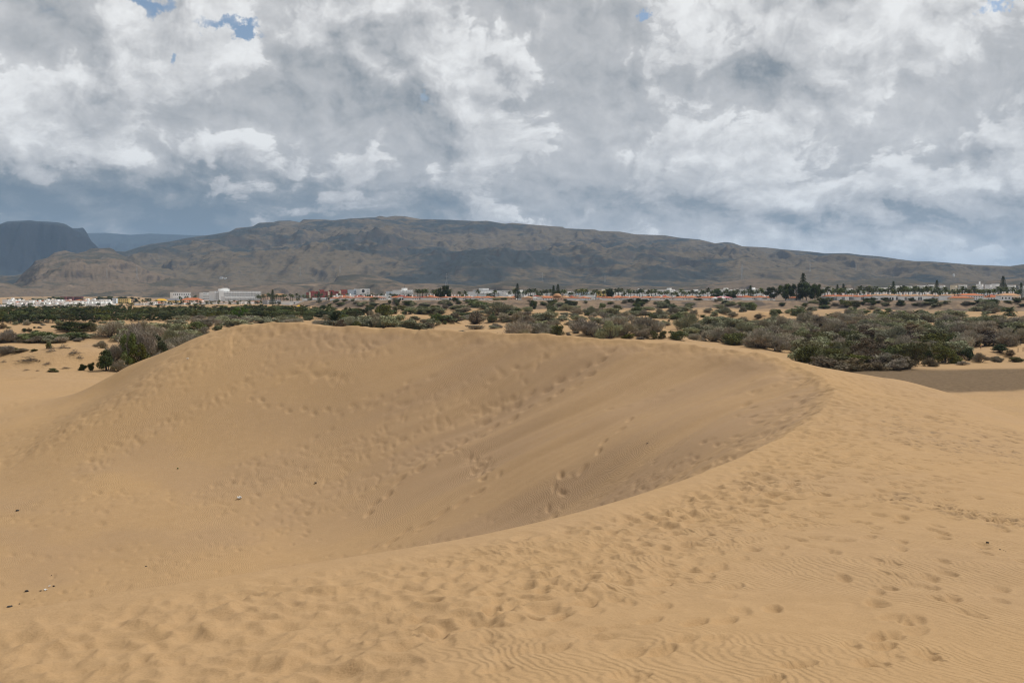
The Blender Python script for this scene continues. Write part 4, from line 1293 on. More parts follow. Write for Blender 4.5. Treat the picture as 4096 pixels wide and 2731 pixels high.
fill(70, 3100, 4096, 1296, 1345, ('grey', 'grey', 'grey', 'sage', 'sage'), (90, 140), (40, 60), Z5)
fill(50, 3040, 4096, 1345, 1400, ('grey', 'grey', 'sage', 'brown', 'olive'), (90, 130), (42, 60), Z5)
fill(30, 2880, 3420, 1350, 1375, ('grey', 'grey', 'sage', 'olive'), (80, 120), (36, 54), Z5, .12)
fill(26, 3380, 3900, 1400, 1436, ('grey', 'olive', 'brown', 'sage', 'dark'), (70, 110), (38, 58), Z6)
fill(16, 3180, 3560, 1405, 1450, ('grey', 'olive', 'sage', 'brown'), (70, 100), (40, 54), Z6)
fill(40, 3330, 4096, 1262, 1296, ('grey', 'sage', 'sage', 'green'), (80, 130), (32, 48), Z4)
fill(30, 2760, 3110, 1292, 1345, ('grey', 'sage'), (80, 120), (34, 52), Z5)
fill(56, 1700, 4096, 1228, 1262, ('grey', 'sage', 'sage', 'green'), (56, 100), (22, 40), Z4)
fill(120, 1330, 4096, 1198, 1224, ('dark', 'olive', 'sage', 'grey', 'green', 'dark'), (50, 100), (18, 34), Z7)
fill(26, 1400, 1760, 1236, 1262, ('green', 'olive', 'sage', 'dark'), (60, 100), (26, 44), Z3)
fill(30, 1740, 2760, 1236, 1290, ('grey', 'sage', 'sage', 'green'), (70, 120), (26, 44), Z4)
fill(14, 3280, 3640, 1462, 1486, ('brown', 'olive', 'grey', 'brown'), (80, 120), (26, 38), Z6)
fill(24, 2100, 2760, 1262, 1300, ('grey', 'sage', 'grey'), (40, 70), (16, 30), Z4)
fill(16, 2080, 2700, 1318, 1350, ('grey', 'grey', 'sage'), (60, 100), (30, 46), Z8)
fill(14, 1380, 1720, 1290, 1325, ('grey', 'sage', 'sage'), (70, 110), (34, 50), Z3)
fill(22, 700, 1330, 1278, 1306, ('grey', 'sage'), (80, 130), (26, 40), Z3)
fill(14, 420, 800, 1325, 1400, ('grey', 'sage', 'grey'), (80, 130), (36, 60), Z2_)
fill(70, 1400, 4096, 1236, 1345, ('sage', 'grey', 'grey', 'olive'), (36, 80), (10, 22), Z4)
fill(12, 0, 330, 1352, 1372, ('grey', 'sage', 'green'), (70, 110), (24, 36), Z1)
fill(16, 20, 420, 1290, 1318, ('grey', 'sage', 'brown'), (24, 50), (9, 16), Z1)

# the belt of trees on the left and the palms in it
ZB = 'in the dark green tree belt on the left'
for k in range(150):
    row = k % 4
    u = -20 + 1190 * ((k * .618034) % 1.0)
    vb = 1292 - row * 8 - 0.018 * u + prng.uniform(-3, 3)
    if u > 700:
        vb -= 4
    kd = prng.choice(('dark', 'dark', 'green', 'olive')) if u < 750 else prng.choice(('green', 'olive', 'dark', 'green'))
    tree(kd, {'dark': 'dark_tree', 'green': 'green_tree', 'olive': 'olive_tree'}[kd], u, vb, prng.uniform(26, 36) * (1.0 if u < 430 else .82), ZB, {'dark': 'dark green bushy tree', 'green': 'mid green bushy tree', 'olive': 'olive green bushy tree'}[kd], wf=prng.uniform(1.5, 2.0))
    PLANTS[-1].append(vb)
for k in range(44):
    u = 1000 + 420 * ((k * .618034) % 1.0); vb = 1274 - (k % 3) * 9 + prng.uniform(-3, 3)
    kd = prng.choice(('green', 'olive', 'dark'))
    tree(kd, {'dark': 'dark_tree', 'green': 'green_tree', 'olive': 'olive_tree'}[kd], u, vb, prng.uniform(24, 36), 'in the grove left of the bluff', {'dark': 'dark green bushy tree', 'green': 'mid green bushy tree', 'olive': 'olive green bushy tree'}[kd], wf=prng.uniform(1.4, 2.0))
    PLANTS[-1].append(vb)
for k in range(60):
    u = -10 + 1340 * ((k * .618034) % 1.0); vb = prng.uniform(1227, 1241)
    kd = prng.choice(('green', 'dark', 'dark'))
    tree(kd, {'dark': 'dark_tree', 'green': 'green_tree'}[kd], u, vb, prng.uniform(9, 15), ZB, {'dark': 'dark green bushy tree', 'green': 'mid green bushy tree'}[kd], wf=prng.uniform(1.8, 2.8))
    PLANTS[-1].append(vb)
for k in range(84):
    u = -10 + 1010 * ((k * .618034) % 1.0); vb = prng.uniform(1240, 1264)
    kd = prng.choice(('green', 'dark', 'dark', 'olive'))
    tree(kd, {'dark': 'dark_tree', 'green': 'green_tree', 'olive': 'olive_tree'}[kd], u, vb, prng.uniform(16, 24), ZB, {'dark': 'dark green bushy tree', 'green': 'mid green bushy tree', 'olive': 'olive green bushy tree'}[kd], wf=prng.uniform(1.6, 2.4))
    PLANTS[-1].append(vb)
tree('bright', 'bright_tree', 953, 1272, 46, ZB, 'round bright green tree', wf=1.05)
tree('olive', 'yellow_tree', 1085, 1270, 40, ZB, 'yellowish green tree', wf=1.1)
for k in range(26):
    u = prng.uniform(720, 1420); vb = prng.uniform(1248, 1275)
    tree('shortpalm', 'young_palm', u, vb, prng.uniform(24, 36), 'in the grove left of the bluff', 'bushy young palm', wf=1.1)
    PLANTS[-1].append(vb)


def scrub_palm(u4, vb4, w4, h4, look, fm, n, tilt0=-.9, tilt1=.75):
    """a trunkless palm in the scrub: every frond is a part"""
    x, y = fhit(u4, vb4)
    m_ = y / (4 * F)
    e_ = bpy.data.objects.new('date_palm', None)
    e_.location = (x, y, fz(x, y)); add(e_)
    st = tubes([[(0, 0, -.3), (0, 0, h4 * m_ * .25)]], [(.38, .3)], BARK, 'trunk', 8)
    add(bpy.data.objects.new('trunk', st), e_)
    for k in range(n):
        f_ = bpy.data.objects.new('frond', fm)
        f_.rotation_euler = (0, tilt0 + (tilt1 - tilt0) * k / n, 2.39996 * k)
        s_ = w4 * m_ * .56 * prng.uniform(.85, 1.1)
        f_.scale = (s_, s_, s_)
        f_.location = (0, 0, h4 * m_ * .22)
        add(f_, e_)
    tag(e_, look, 'palm', 'palms scattered in the scrub')


scrub_palm(1337, 1296, 84, 40, 'big dark date palm with bold fronds just behind the dune crest', DFROND, 26, -1.0, .35)
scrub_palm(3665, 1262, 48, 30, 'bushy date palm in the middle of the right scrub below the bare bluff', FROND, 34)
scrub_palm(3737, 1277, 48, 28, 'dark low date palm a little right of and below another palm', DFROND, 26)
scrub_palm(4038, 1260, 66, 50, 'large full date palm near the right edge on a sand hummock', FROND, 40)
scrub_palm(3580, 1288, 26, 13, 'tiny dark palm sticking out of the grey scrub', DFROND, 18)
scrub_palm(3315, 1274, 46, 30, 'brownish date palm standing on a pale sand mound', FROND, 34)
scrub_palm(3264, 1276, 32, 18, 'small green palm left of the brownish palm on the mound', FROND, 22)


# ------------------------------------------------------------------ the town
def flat_mat(name, c1, c2, rough=.85, scale=.6):
    m, t, out = material(name)
    pos = t.n('ShaderNodeTexCoord').outputs['Object']
    bsdf(t, out, t.mix(t.ramp(t.noise(pos, scale, 5, .65), .35, .7), c1, c2), rough, None, .2)
    return m


WALL = {'white': flat_mat('white_render', (.87, .87, .86), (.81, .81, .79)), 'cream': flat_mat('cream_render', (.74, .66, .50), (.66, .57, .43)),
        'yellow': flat_mat('yellow_render', (.72, .56, .22), (.64, .48, .2)), 'red': flat_mat('red_render', (.36, .09, .07), (.28, .075, .06)),
        'blue': flat_mat('pale_blue_render', (.62, .70, .78), (.55, .62, .70)), 'grey': flat_mat('grey_render', (.42, .42, .43), (.34, .34, .35)),
        'peach': flat_mat('peach_render', (.72, .52, .38), (.66, .46, .33)), 'maroon': flat_mat('maroon_render', (.16, .045, .05), (.12, .04, .045))}
ROOF = {'orange': flat_mat('orange_tiles', (.50, .16, .06), (.40, .13, .055), .8, 1.4), 'tan': flat_mat('tan_tiles', (.48, .27, .14), (.42, .23, .12), .8, 1.4),
        'white': WALL['white'], 'grey': flat_mat('grey_roof', (.22, .22, .23), (.17, .17, .18)), 'yellow': flat_mat('yellow_awning', (.75, .43, .03), (.68, .38, .03)),
        'pink': flat_mat('pink_awning', (.62, .24, .26), (.55, .2, .22)), 'red': flat_mat('red_tiles', (.34, .08, .055), (.27, .07, .05)), 'canvas': flat_mat('white_canvas', (.8, .8, .78), (.74, .74, .72))}
m, t, out = material('window_glass')
bsdf(t, out, (.045, .055, .065), .15, None, .5)
GLASS = m
DARK = flat_mat('dark_metal', (.06, .06, .062), (.04, .04, .042))
WOOD = flat_mat('weathered_wood', (.22, .14, .09), (.15, .1, .07))


def box_mesh(name, sx, sy, sz, mat, z0=0.0, taper=1.0):
    x, y = sx / 2, sy / 2
    V = [(-x, -y, z0), (x, -y, z0), (x, y, z0), (-x, y, z0), (-x * taper, -y * taper, z0 + sz), (x * taper, -y * taper, z0 + sz), (x * taper, y * taper, z0 + sz), (-x * taper, y * taper, z0 + sz)]
    return pydata(name, V, [(3, 2, 1, 0), (4, 5, 6, 7), (0, 1, 5, 4), (1, 2, 6, 5), (2, 3, 7, 6), (3, 0, 4, 7)], mat)


def hip_mesh(name, sx, sy, h, mat, over=.35, ridge_f=.55):
    x, y = sx / 2 + over, sy / 2 + over
    r = max(sx / 2 - sy / 2 * .9, .05) if ridge_f else .02
    t0 = .14
    V = [(-x, -y, 0), (x, -y, 0), (x, y, 0), (-x, y, 0), (-x, -y, t0), (x, -y, t0), (x, y, t0), (-x, y, t0), (-r, 0, h + t0), (r, 0, h + t0)]
    return pydata(name, V, [(3, 2, 1, 0), (0, 1, 5, 4), (1, 2, 6, 5), (2, 3, 7, 6), (3, 0, 4, 7), (4, 5, 9, 8), (5, 6, 9), (6, 7, 8, 9), (7, 4, 8)], mat)


def arch_mesh(name, w, h, mat):
    V = [(-w / 2, -.06, 0), (w / 2, -.06, 0)]
    for k in range(9):
        a = math.pi * k / 8
        V.append((w / 2 * math.cos(a), -.06, h - w / 2 + w / 2 * math.sin(a)))
    n = len(V)
    V += [(x, .06, z) for x, _, z in V]
    Fc = [tuple(range(n)), tuple(range(2 * n - 1, n - 1, -1))] + [(i, i + n, (i + 1) % n + n, (i + 1) % n) for i in range(n)]
    return pydata(name, V, Fc, mat)


WIN = box_mesh('window', 1.0, .12, 1.0, GLASS)
ARCH = arch_mesh('arch', 1.3, 2.1, GLASS)
CHIM = box_mesh('chimney', .75, .75, 1.6, WALL['white'])
SLAB = {k: box_mesh('balcony', 1.0, 1.0, 1.0, WALL[k]) for k in ('white', 'blue', 'cream')}
TOWN = []
ALIKE = []      # [object, look, u4, v4]: labelled by the nearest landmark


def child(root, name, me_, loc, sc=(1, 1, 1), rz=0):
    o = bpy.data.objects.new(name, me_)
    o.location = loc; o.scale = sc
    o.rotation_euler = (0, 0, rz)
    return add(o, root)


def house(u0, u1, vt, Y, label, wall='white', roof='flat', roofc='orange', depth=None, floors=1, bays=None, style='win', rz=0.0, chim=0, vb=None, name='house', cat='house', group=None, roofh=None, extra=None):
    """a building spanning u0..u1 (4096 px picture) whose top is seen at row vt, Y metres away"""
    xc, _, zt = at((u0 + u1) / 8.0, vt / 4.0, Y)
    w = (u1 - u0) / (4 * F) * Y
    zg = fz(xc, Y) if vb is None else at(0, vb / 4.0, Y)[2] + CZ
    H = zt + CZ - zg
    rh = 0.0
    if roof in ('hip', 'pyr'):
        rh = roofh or min(max(.16 * w, 1.0), H * .42)
    hw = max(H - rh, 1.8)
    D = depth or min(max(w * .55, 6.0), 16.0)
    e_ = bpy.data.objects.new(name, None)
    e_.location = (xc, Y + D / 2, zg); e_.rotation_euler = (0, 0, rz); add(e_)
    child(e_, 'walls', box_mesh('walls', w, D, hw + .6, WALL[wall], -.6), (0, 0, 0))
    if roof == 'hip':
        child(e_, 'roof', hip_mesh('roof', w, D, rh, ROOF[roofc]), (0, 0, hw + .003))
    elif roof == 'pyr':
        child(e_, 'roof', hip_mesh('roof', w, D, rh, ROOF[roofc], .4, 0), (0, 0, hw + .003))
    else:
        child(e_, 'parapet', box_mesh('parapet', w + .3, D + .3, .35, WALL[wall]), (0, 0, hw + .003))
    fh = hw / floors
    nb = bays or max(2, int(w / 3.6))
    if style == 'win':
        for f_ in range(floors):
            for b in range(nb):
                x = -w / 2 + w * (b + .5) / nb
                child(e_, 'window', WIN, (x, -D / 2 - .02, f_ * fh + fh * .3), (min(1.2, w / nb * .36), 1, fh * .38))
        if D > 7 and w > 7:
            for f_ in range(floors):
                child(e_, 'window', WIN, (w / 2 + .02, -D * .2, f_ * fh + fh * .28), (1.4, 1, fh * .45), math.pi / 2)
    elif style == 'arch':
        for b in range(nb):
            x = -w / 2 + w * (b + .5) / nb
            child(e_, 'arch', ARCH, (x, -D / 2 - .02, .1), (min(1.3, w / nb * .55), 1, min(1.15, hw / 2.6)))
    elif style == 'balcony':
        sk = wall if wall in SLAB else 'white'
        for f_ in range(floors):
            child(e_, 'balcony', SLAB[sk], (0, -D / 2 - .7, f_ * fh + .05), (w * .98, 1.4, fh * .36))
            for b in range(nb):
                x = -w / 2 + w * (b + .5) / nb
                child(e_, 'window', WIN, (x, -D / 2 - .02, f_ * fh + fh * .42), (w / nb * .42, 1, fh * .32))
        for b in range(0, nb + 1, 3):
            x = -w / 2 * .98 + w * .98 * b / nb
            child(e_, 'fin_wall', SLAB[sk], (x, -D / 2 - .55, 0), (.3, 1.1, hw))
    for c_ in range(chim):
        x = -w * .4 + w * .8 * (c_ + .5) / chim
        child(e_, 'chimney', CHIM, (x, prng.uniform(-.2, .3) * D, hw + rh * .35), (1, 1, 1.0 + rh * .3))
    tag(e_, label, cat, group)
    TOWN.append(e_)
    return e_, w, D, hw


def block(root, name, x, y, z, sx, sy, sz, mat):
    return child(root, name, box_mesh(name, sx, sy, sz, mat), (x, y, z))


# --- hotels and larger buildings, left to right
HOT = 'hotel'
def hotel(*a, **k):
    k.setdefault('name', 'hotel'); k.setdefault('cat', 'hotel'); k.setdefault('rz', .62)
    return house(*a, **k)


hotel(798, 836, 1169, 1560, 'low left wing of the big white hotel, with three dark balcony bands', style='balcony', floors=3, bays=8, depth=16)
e_, w, D, hw = hotel(836, 1030, 1164, 1500, 'big long white hotel with balcony rows and a tall roof block above the village', style='balcony', floors=5, bays=30, depth=22)
block(e_, 'roof_block', -w * .22, 4, hw + .36, w * .19, 10, 3.4, WALL['white'])
block(e_, 'roof_block', -w * .2, 4, hw + 3.77, w * .10, 7, 1.2, WALL['white'])
block(e_, 'stair_tower', -w * .36, -D / 2 - 1.6, 0, w * .10, 2.6, hw + 1.0, WALL['white'])
hotel(884, 1020, 1186, 1380, 'white terraced hotel wing in front of the big white hotel', style='balcony', floors=3, bays=20, depth=14)
hotel(680, 752, 1168, 1700, 'distant plain white block left of the big white hotel', style='win', floors=2, bays=10)
hotel(1052, 1108, 1200, 900, 'dark grey round restaurant with open terraces at the left end of the bluff', 'grey', style='balcony', floors=2, bays=8, depth=12, name='restaurant', cat='restaurant')
hotel(1130, 1212, 1205, 860, 'blank cream retaining hall beside the dark restaurant', 'white', floors=1, bays=2, depth=18, name='hall', cat='building')
hotel(1212, 1252, 1199, 880, 'white terraced apartment block next to the blank hall', floors=3, style='balcony', bays=5, depth=12, name='apartment_block', cat='apartments')
hotel(1254, 1296, 1197, 900, 'white terraced apartment block at the top of the palm grove', floors=3, style='balcony', bays=5, depth=12, name='apartment_block', cat='apartments')
for k, (a, b, v_) in enumerate(((1226, 1262, 1169), (1262, 1300, 1164), (1300, 1340, 1166), (1340, 1395, 1164))):
    e_, w, D, hw = hotel(a, b, v_, 1480 + 12 * k, ['leftmost', 'second', 'third', 'rightmost'][k] + ' block of the dark red hotel with cream corners', 'red', floors=3, bays=6)
    block(e_, 'corner_tower', -w * .36, -D / 2 - .8, 0, w * .16, 1.5, hw + .9, WALL['cream'])
    block(e_, 'roof_block', w * .1, 0, hw + .36, w * .4, 6, 2.2, WALL['red'])
e_, w, D, hw = hotel(1397, 1425, 1158, 1380, 'stepped white hotel block left of the one with the round emblem', 'blue', floors=5, bays=5, style='balcony', depth=18)
e_, w, D, hw = hotel(1424, 1462, 1155, 1370, 'white hotel tower with a round dark emblem at its top', 'white', floors=6, bays=6, style='balcony', depth=20)
V = [(0, -.1, 0)] + [(2.3 * math.cos(a_ * math.pi / 8), -.1, 2.3 * math.sin(a_ * math.pi / 8)) for a_ in range(16)]
V += [(x, .1, z) for x, _, z in V]
Fc = [(0, 1 + k, 1 + (k + 1) % 16) for k in range(16)] + [(17, 18 + (k + 1) % 16, 18 + k) for k in range(16)] + [(1 + k, 18 + k, 18 + (k + 1) % 16, 1 + (k + 1) % 16) for k in range(16)]
child(e_, 'emblem_panel', box_mesh('emblem_panel', 8, .4, 6.5, WALL['white']), (-w * .3, -D / 2 - 1.5, hw - 6.0))
child(e_, 'emblem', pydata('emblem', V, Fc, DARK), (-w * .3, -D / 2 - 1.82, hw - 2.6))
hotel(1546, 1578, 1165, 1180, 'pale low block left of the white banded hotel', 'blue', floors=4, bays=5)
e_, w, D, hw = hotel(1578, 1636, 1160, 1150, 'white hotel with dark balcony bands and a rooftop mast', floors=5, bays=9, style='balcony', depth=18)
block(e_, 'roof_block', w * .15, 0, hw + .36, 5, 5, 2.4, WALL['white'])
block(e_, 'mast', w * .15, 0, hw + 2.77, .25, .25, 3.0, DARK)
e_, w, D, hw = hotel(1873, 1992, 1166, 1150, 'wide pale hotel with a grey stepped roof storey', floors=4, bays=18, style='balcony', depth=20)
block(e_, 'roof_storey', 0, 0, hw + .36, w * .6, 12, 2.0, WALL['grey'])
block(e_, 'roof_block', w * .02, 0, hw + 2.37, w * .25, 8, 1.8, WALL['white'])
hotel(1992, 2052, 1163, 1160, 'long white block at the right of the wide pale hotel', floors=4, bays=9)
hotel(2166, 2200, 1167, 1100, 'small white flat block between palms', floors=3, bays=5, style='balcony', name='apartment_block', cat='apartments')
hotel(2258, 2300, 1166, 1060, 'white block with shaded balconies left of the yellow one', floors=4, bays=6, style='balcony', name='apartment_block', cat='apartments')
e_, w, D, hw = hotel(2300, 2362, 1167, 1100, 'pale blue apartment block with yellow roof towers', 'blue', floors=3, bays=9, style='balcony', name='apartment_block', cat='apartments')
block(e_, 'roof_tower', -w * .2, 0, hw + .36, 5, 5, 2.6, WALL['yellow'])
block(e_, 'roof_tower', w * .15, 0, hw + .36, 4, 4, 2.4, WALL['yellow'])
hotel(2362, 2380, 1164, 1080, 'narrow white block beside the yellow apartments', floors=4, bays=3, name='apartment_block', cat='apartments')
e_, w, D, hw = hotel(2380, 2436, 1163, 1100, 'yellow ochre apartment block in the middle of the town', 'yellow', floors=4, bays=8, name='apartment_block', cat='apartments')
block(e_, 'roof_block', w * .3, 0, hw + .36, 5, 5, 1.8, WALL['white'])
for k, (a, b, v_) in enumerate(((2446, 2484, 1166), (2488, 2540, 1163), (2544, 2600, 1160), (2604, 2660, 1159), (2664, 2700, 1158), (2704, 2760, 1161), (2764, 2800, 1164), (2806, 2870, 1160), (2878, 2930, 1158), (2940, 2976, 1156),
                                (2984, 3050, 1156), (3060, 3104, 1160), (2060, 2096, 1166), (2110, 2150, 1168))):
    e_, w, D, hw = hotel(a, b, v_, 1120 + (k % 3) * 25, '', floors=3, bays=max(4, (b - a) // 8), style=('balcony', 'win')[k % 2], rz=(.8, .6)[k % 2], name='apartment_block', cat='apartments')
    e_['label'] = 'white apartment block behind the palms, ' + ('number %s' % k) ; e_['ordset'] = 'white apartment blocks behind the palm row'
    if k % 2 == 0:
        block(e_, 'roof_block', w * prng.uniform(-.3, .3), 0, hw + .36, 4, 4, 1.8, WALL['white'])
for k, (a, b, v_) in enumerate(((3292, 3332, 1151), (3384, 3412, 1153), (3440, 3470, 1154), (3500, 3560, 1150), (3562, 3612, 1142), (3620, 3660, 1144), (3668, 3720, 1141), (3724, 3736, 1138), (3752, 3790, 1141), (3805, 3834, 1140), (3840, 3872, 1139),
                                (3904, 3944, 1136), (3946, 3970, 1138), (3974, 4000, 1135), (4030, 4076, 1140), (4078, 4110, 1143))):
    e_, w, D, hw = house(a, b, v_, 1180 + (k % 4) * 22, '', wall='white' if k != 9 else 'cream', floors=2, bays=max(3, (b - a) // 9), rz=(.9, .7, 1.0)[k % 3], name='apartment_block', cat='apartments')
    e_['ordset'] = 'flat white buildings on the right-hand skyline'
    if k == 11:
        block(e_, 'roof_tower', -w * .1, 0, hw + .36, 1.6, 1.6, 3.4, WALL['white'])

# --- bungalows at the edge of the bluff
def rowof(lst, Y, base, wall='white', roofc='orange', chim=1, style='win', ordset=''):
    for k, (a, b, v_) in enumerate(lst):
        e_, w, D, hw = house(a, b, v_, Y + prng.uniform(-8, 8), '', wall, 'hip', roofc, floors=1, bays=max(2, (b - a) // 8), style=style, chim=chim, rz=prng.uniform(.6, .9), depth=9, name='bungalow', cat='bungalow')
        e_['ordset'] = ordset


rowof([(1326, 1352, 1191), (1356, 1380, 1191), (1384, 1410, 1190), (1414, 1440, 1191), (1446, 1476, 1189), (1480, 1500, 1191), (1504, 1530, 1190)], 790, '', ordset='orange-roofed bungalows above the left end of the bluff')
rowof([(1622, 1660, 1186), (1696, 1722, 1188), (1724, 1752, 1188), (1773, 1794, 1187), (1798, 1822, 1187), (1826, 1850, 1188), (1856, 1890, 1187)], 770, '', ordset='orange-roofed bungalows on the bluff left of the middle')
rowof([(1894, 1926, 1186), (1928, 1976, 1186), (2282, 2306, 1189), (2320, 2356, 1187), (2424, 2450, 1187), (2452, 2488, 1187), (2490, 2524, 1187), (2528, 2562, 1187)], 765, '', chim=0, ordset='bright orange-roofed low bungalows in the middle')
rowof([(2570, 2616, 1186), (2618, 2652, 1186), (2656, 2682, 1186), (2704, 2748, 1185), (2750, 2788, 1186), (2810, 2834, 1185), (2842, 2866, 1185)], 760, '', chim=0, ordset='orange-roofed bungalow row right of the middle')
rowof([(2990, 3012, 1183), (3028, 3062, 1182), (3072, 3090, 1186), (3160, 3200, 1188)], 755, '', chim=0, ordset='orange-roofed bungalows by the big dark trees')
rowof([(1985, 2016, 1185), (2018, 2050, 1185), (2098, 2132, 1184), (2250, 2278, 1188)], 775, '', 'peach', 'tan', 0, 'win', 'tan-roofed low houses near the middle')
rowof([(3308, 3340, 1178), (3342, 3374, 1178), (3376, 3408, 1178), (3420, 3448, 1180), (3462, 3500, 1177)], 748, '', 'white', 'orange', 2, 'arch', ordset='arched bungalows left of the notched bluff')
rowof([(3502, 3530, 1175), (3532, 3562, 1174), (3564, 3592, 1175), (3594, 3620, 1177), (3622, 3652, 1177), (3654, 3682, 1176), (3700, 3740, 1175), (3742, 3770, 1178), (3782, 3812, 1175)], 742, '', 'white', 'tan', 2, 'arch',
      ordset='arched bungalows of the right-hand row')
for k in range(96):
    a = 1330 + 2740 * (k + prng.uniform(-.3, .3)) / 96
    if 3075 < a < 3290 or 1870 < a < 1990:
        continue
    wd = prng.uniform(18, 30)
    e_, w, D, hw = house(a, a + wd, prng.uniform(1179, 1185) - (5 if a > 3300 else 0), prng.uniform(800, 850), '', 'white', 'hip' if prng.random() < .7 else 'flat', prng.choice(('orange', 'orange', 'tan', 'red')), floors=1, bays=3, rz=prng.uniform(.8, 1.2), chim=1 if prng.random() < .4 else 0,
                         name='bungalow', cat='bungalow', group='bungalows of the second row behind the bluff edge')
    ALIKE.append([e_, 'half-hidden second-row bungalow', a + wd / 2, 1186])
house(1597, 1616, 1196, 770, 'small white arched garden house at the bluff edge', roof='flat', style='arch', bays=2, name='garden_house')
house(1792, 1824, 1193, 752, 'white house with two round arches at the bluff edge', roof='flat', style='arch', bays=2, depth=7)
house(3546, 3576, 1186, 728, 'white two-storey house with dark arches stepping down the bluff', roof='flat', style='arch', bays=3, depth=8)
house(3842, 3932, 1173, 770, 'two-storey house with a long orange roof near the right edge', 'white', 'hip', 'orange', floors=2, bays=9, roofh=1.4)
house(3800, 3896, 1188, 736, 'low long house with an orange roof below the two-storey one', 'cream', 'hip', 'orange', bays=12, roofh=1.1)
e_, w, D, hw = house(4004, 4084, 1172, 745, 'white house with chimneys and a yellow awning at the right edge', 'white', 'hip', 'tan', bays=6, chim=4, roofh=1.6)
block(e_, 'awning', w * .25, -D / 2 - 1.2, hw * .62, w * .38, 2.4, .15, ROOF['yellow'])
house(3950, 4004, 1180, 770, 'orange-roofed house behind the fenced terrace', 'white', 'hip', 'orange', bays=5)
e_, w, D, hw = house(2196, 2250, 1186, 768, 'tan pavilion with a dome behind the dark bush', 'peach', 'hip', 'tan', bays=5, name='pavilion', cat='pavilion')
V = []; Fc = []
for i in range(6):
    for k in range(14):
        a_ = math.pi / 2 * i / 6
        V.append((3.4 * math.cos(a_) * math.cos(k * math.pi / 7), 3.4 * math.cos(a_) * math.sin(k * math.pi / 7), 2.6 * math.sin(a_)))
V.append((0, 0, 2.6))
for i in range(5):
    for k in range(14):
        Fc.append((i * 14 + k, i * 14 + (k + 1) % 14, (i + 1) * 14 + (k + 1) % 14, (i + 1) * 14 + k))
Fc += [(70 + k, 70 + (k + 1) % 14, 84) for k in range(14)]
child(e_, 'dome', pydata('dome', V, Fc, ROOF['tan'], True), (w * .12, 0, hw + 1.0))
house(2168, 2212, 1188, 758, 'low house with a vivid orange roof beside the white canvas tent', 'white', 'hip', 'orange', bays=4, roofh=1.4)
house(2132, 2149, 1192, 742, 'small white canvas tent roof left of the dark bush', 'white', 'pyr', 'canvas', bays=2, name='canvas_tent', cat='tent')
house(2862, 2930, 1186, 752, 'terrace bar with a long pink awning', 'white', 'hip', 'pink', bays=7, roofh=.8, name='terrace_bar', cat='bar')
house(2856, 2872, 1192, 738, 'white parasol-shaped tent in front of the pink awning', 'white', 'pyr', 'canvas', bays=2, name='canvas_tent', cat='tent')
house(2888, 2902, 1191, 738, 'second white parasol-shaped tent right of the first', 'white', 'pyr', 'canvas', bays=2, name='canvas_tent', cat='tent')
house(1095, 1140, 1173, 1240, 'peach villa with pale roof right of the big hotel', 'peach', 'hip', 'tan', floors=2, bays=6, name='villa', cat='villa')
house(1042, 1074, 1176, 1230, 'small peach villa left of the other peach villa', 'peach', 'hip', 'tan', floors=2, bays=4, name='villa', cat='villa')
house(1188, 1198, 1221, 700, 'small yellow sunshade at the edge of the palm grove', 'white', 'pyr', 'yellow', bays=2, name='sunshade', cat='sunshade')
house(720, 802, 1190, 1320, 'long house with a salmon orange roof in the valley', 'white', 'hip', 'orange', bays=10, floors=2)
house(660, 716, 1192, 1300, 'long ochre shed with a grey roof in the valley', 'yellow', 'hip', 'grey', bays=6, name='shed', cat='shed')
house(620, 662, 1194, 1240, 'pale yellow canopy hall in the valley village', 'cream', 'hip', 'yellow', bays=4, name='hall', cat='building')
house(466, 514, 1194, 1400, 'yellow building among dark trees in the valley', 'yellow', floors=2, bays=6)
house(448, 464, 1192, 1390, 'grey-blue block left of the yellow building', 'blue', floors=2, bays=3)
for k, (a, b) in enumerate(((240, 262), (264, 290), (292, 326))):
    house(a, b, 1186, 1760 + 10 * k, ['left', 'middle', 'right'][k] + ' block of the maroon housing row behind the valley village', 'maroon', floors=2, bays=5)
house(130, 208, 1190, 1700, 'long pale building at the back of the valley village', 'cream', floors=1, bays=10)

# --- the white village in the valley: houses too alike to tell apart
vr = random.Random(12)
for row, (v_, Y, n) in enumerate(((1230, 900, 24), (1222, 980, 26), (1214, 1070, 26), (1207, 1170, 26), (1200, 1290, 22))):
    for k in range(n):
        a = -10 + 450 * (k + vr.uniform(-.3, .3)) / n + row * 6
        wd = vr.uniform(13, 24)
        if 430 < a < 470 and row > 1:
            continue
        e_, w, D, hw = house(a, a + wd, v_ + vr.uniform(-4, 4), Y + vr.uniform(-20, 20), 'white cube-like village house in the valley on the left', vr.choice(('white',) * 7 + ('cream', 'peach')) if False else 'white',
                             'flat' if vr.random() < .75 else 'hip', 'orange', floors=2, bays=2, rz=vr.uniform(.85, 1.3), depth=vr.uniform(7, 10), name='village_house', group='white village houses in the valley')
        ALIKE.append([e_, 'white cube-like village house', a + wd / 2, v_ + 8])
        if vr.random() < .5:
            block(e_, 'roof_room', vr.uniform(-.2, .2) * w, 0, hw + .36, w * .4, D * .4, 1.8, WALL['white'])
for k in range(34):
    a = 540 + 490 * (k + vr.uniform(-.3, .3)) / 34
    e_, w, D, hw = house(a, a + vr.uniform(12, 20), 1210 + vr.uniform(-7, 9), 980 + vr.uniform(-60, 60), 'small white terrace house below the big hotel', 'white', 'flat' if vr.random() < .6 else 'hip', 'orange',
                         floors=2, bays=2, rz=vr.uniform(.85, 1.3), depth=vr.uniform(7, 9), name='terrace_house', group='white terrace houses below the big hotel')
    ALIKE.append([e_, 'small white terrace house', a + 8, 1215])

# --- trees of the town
ZT = 'along the edge of the town'
tr = random.Random(21)


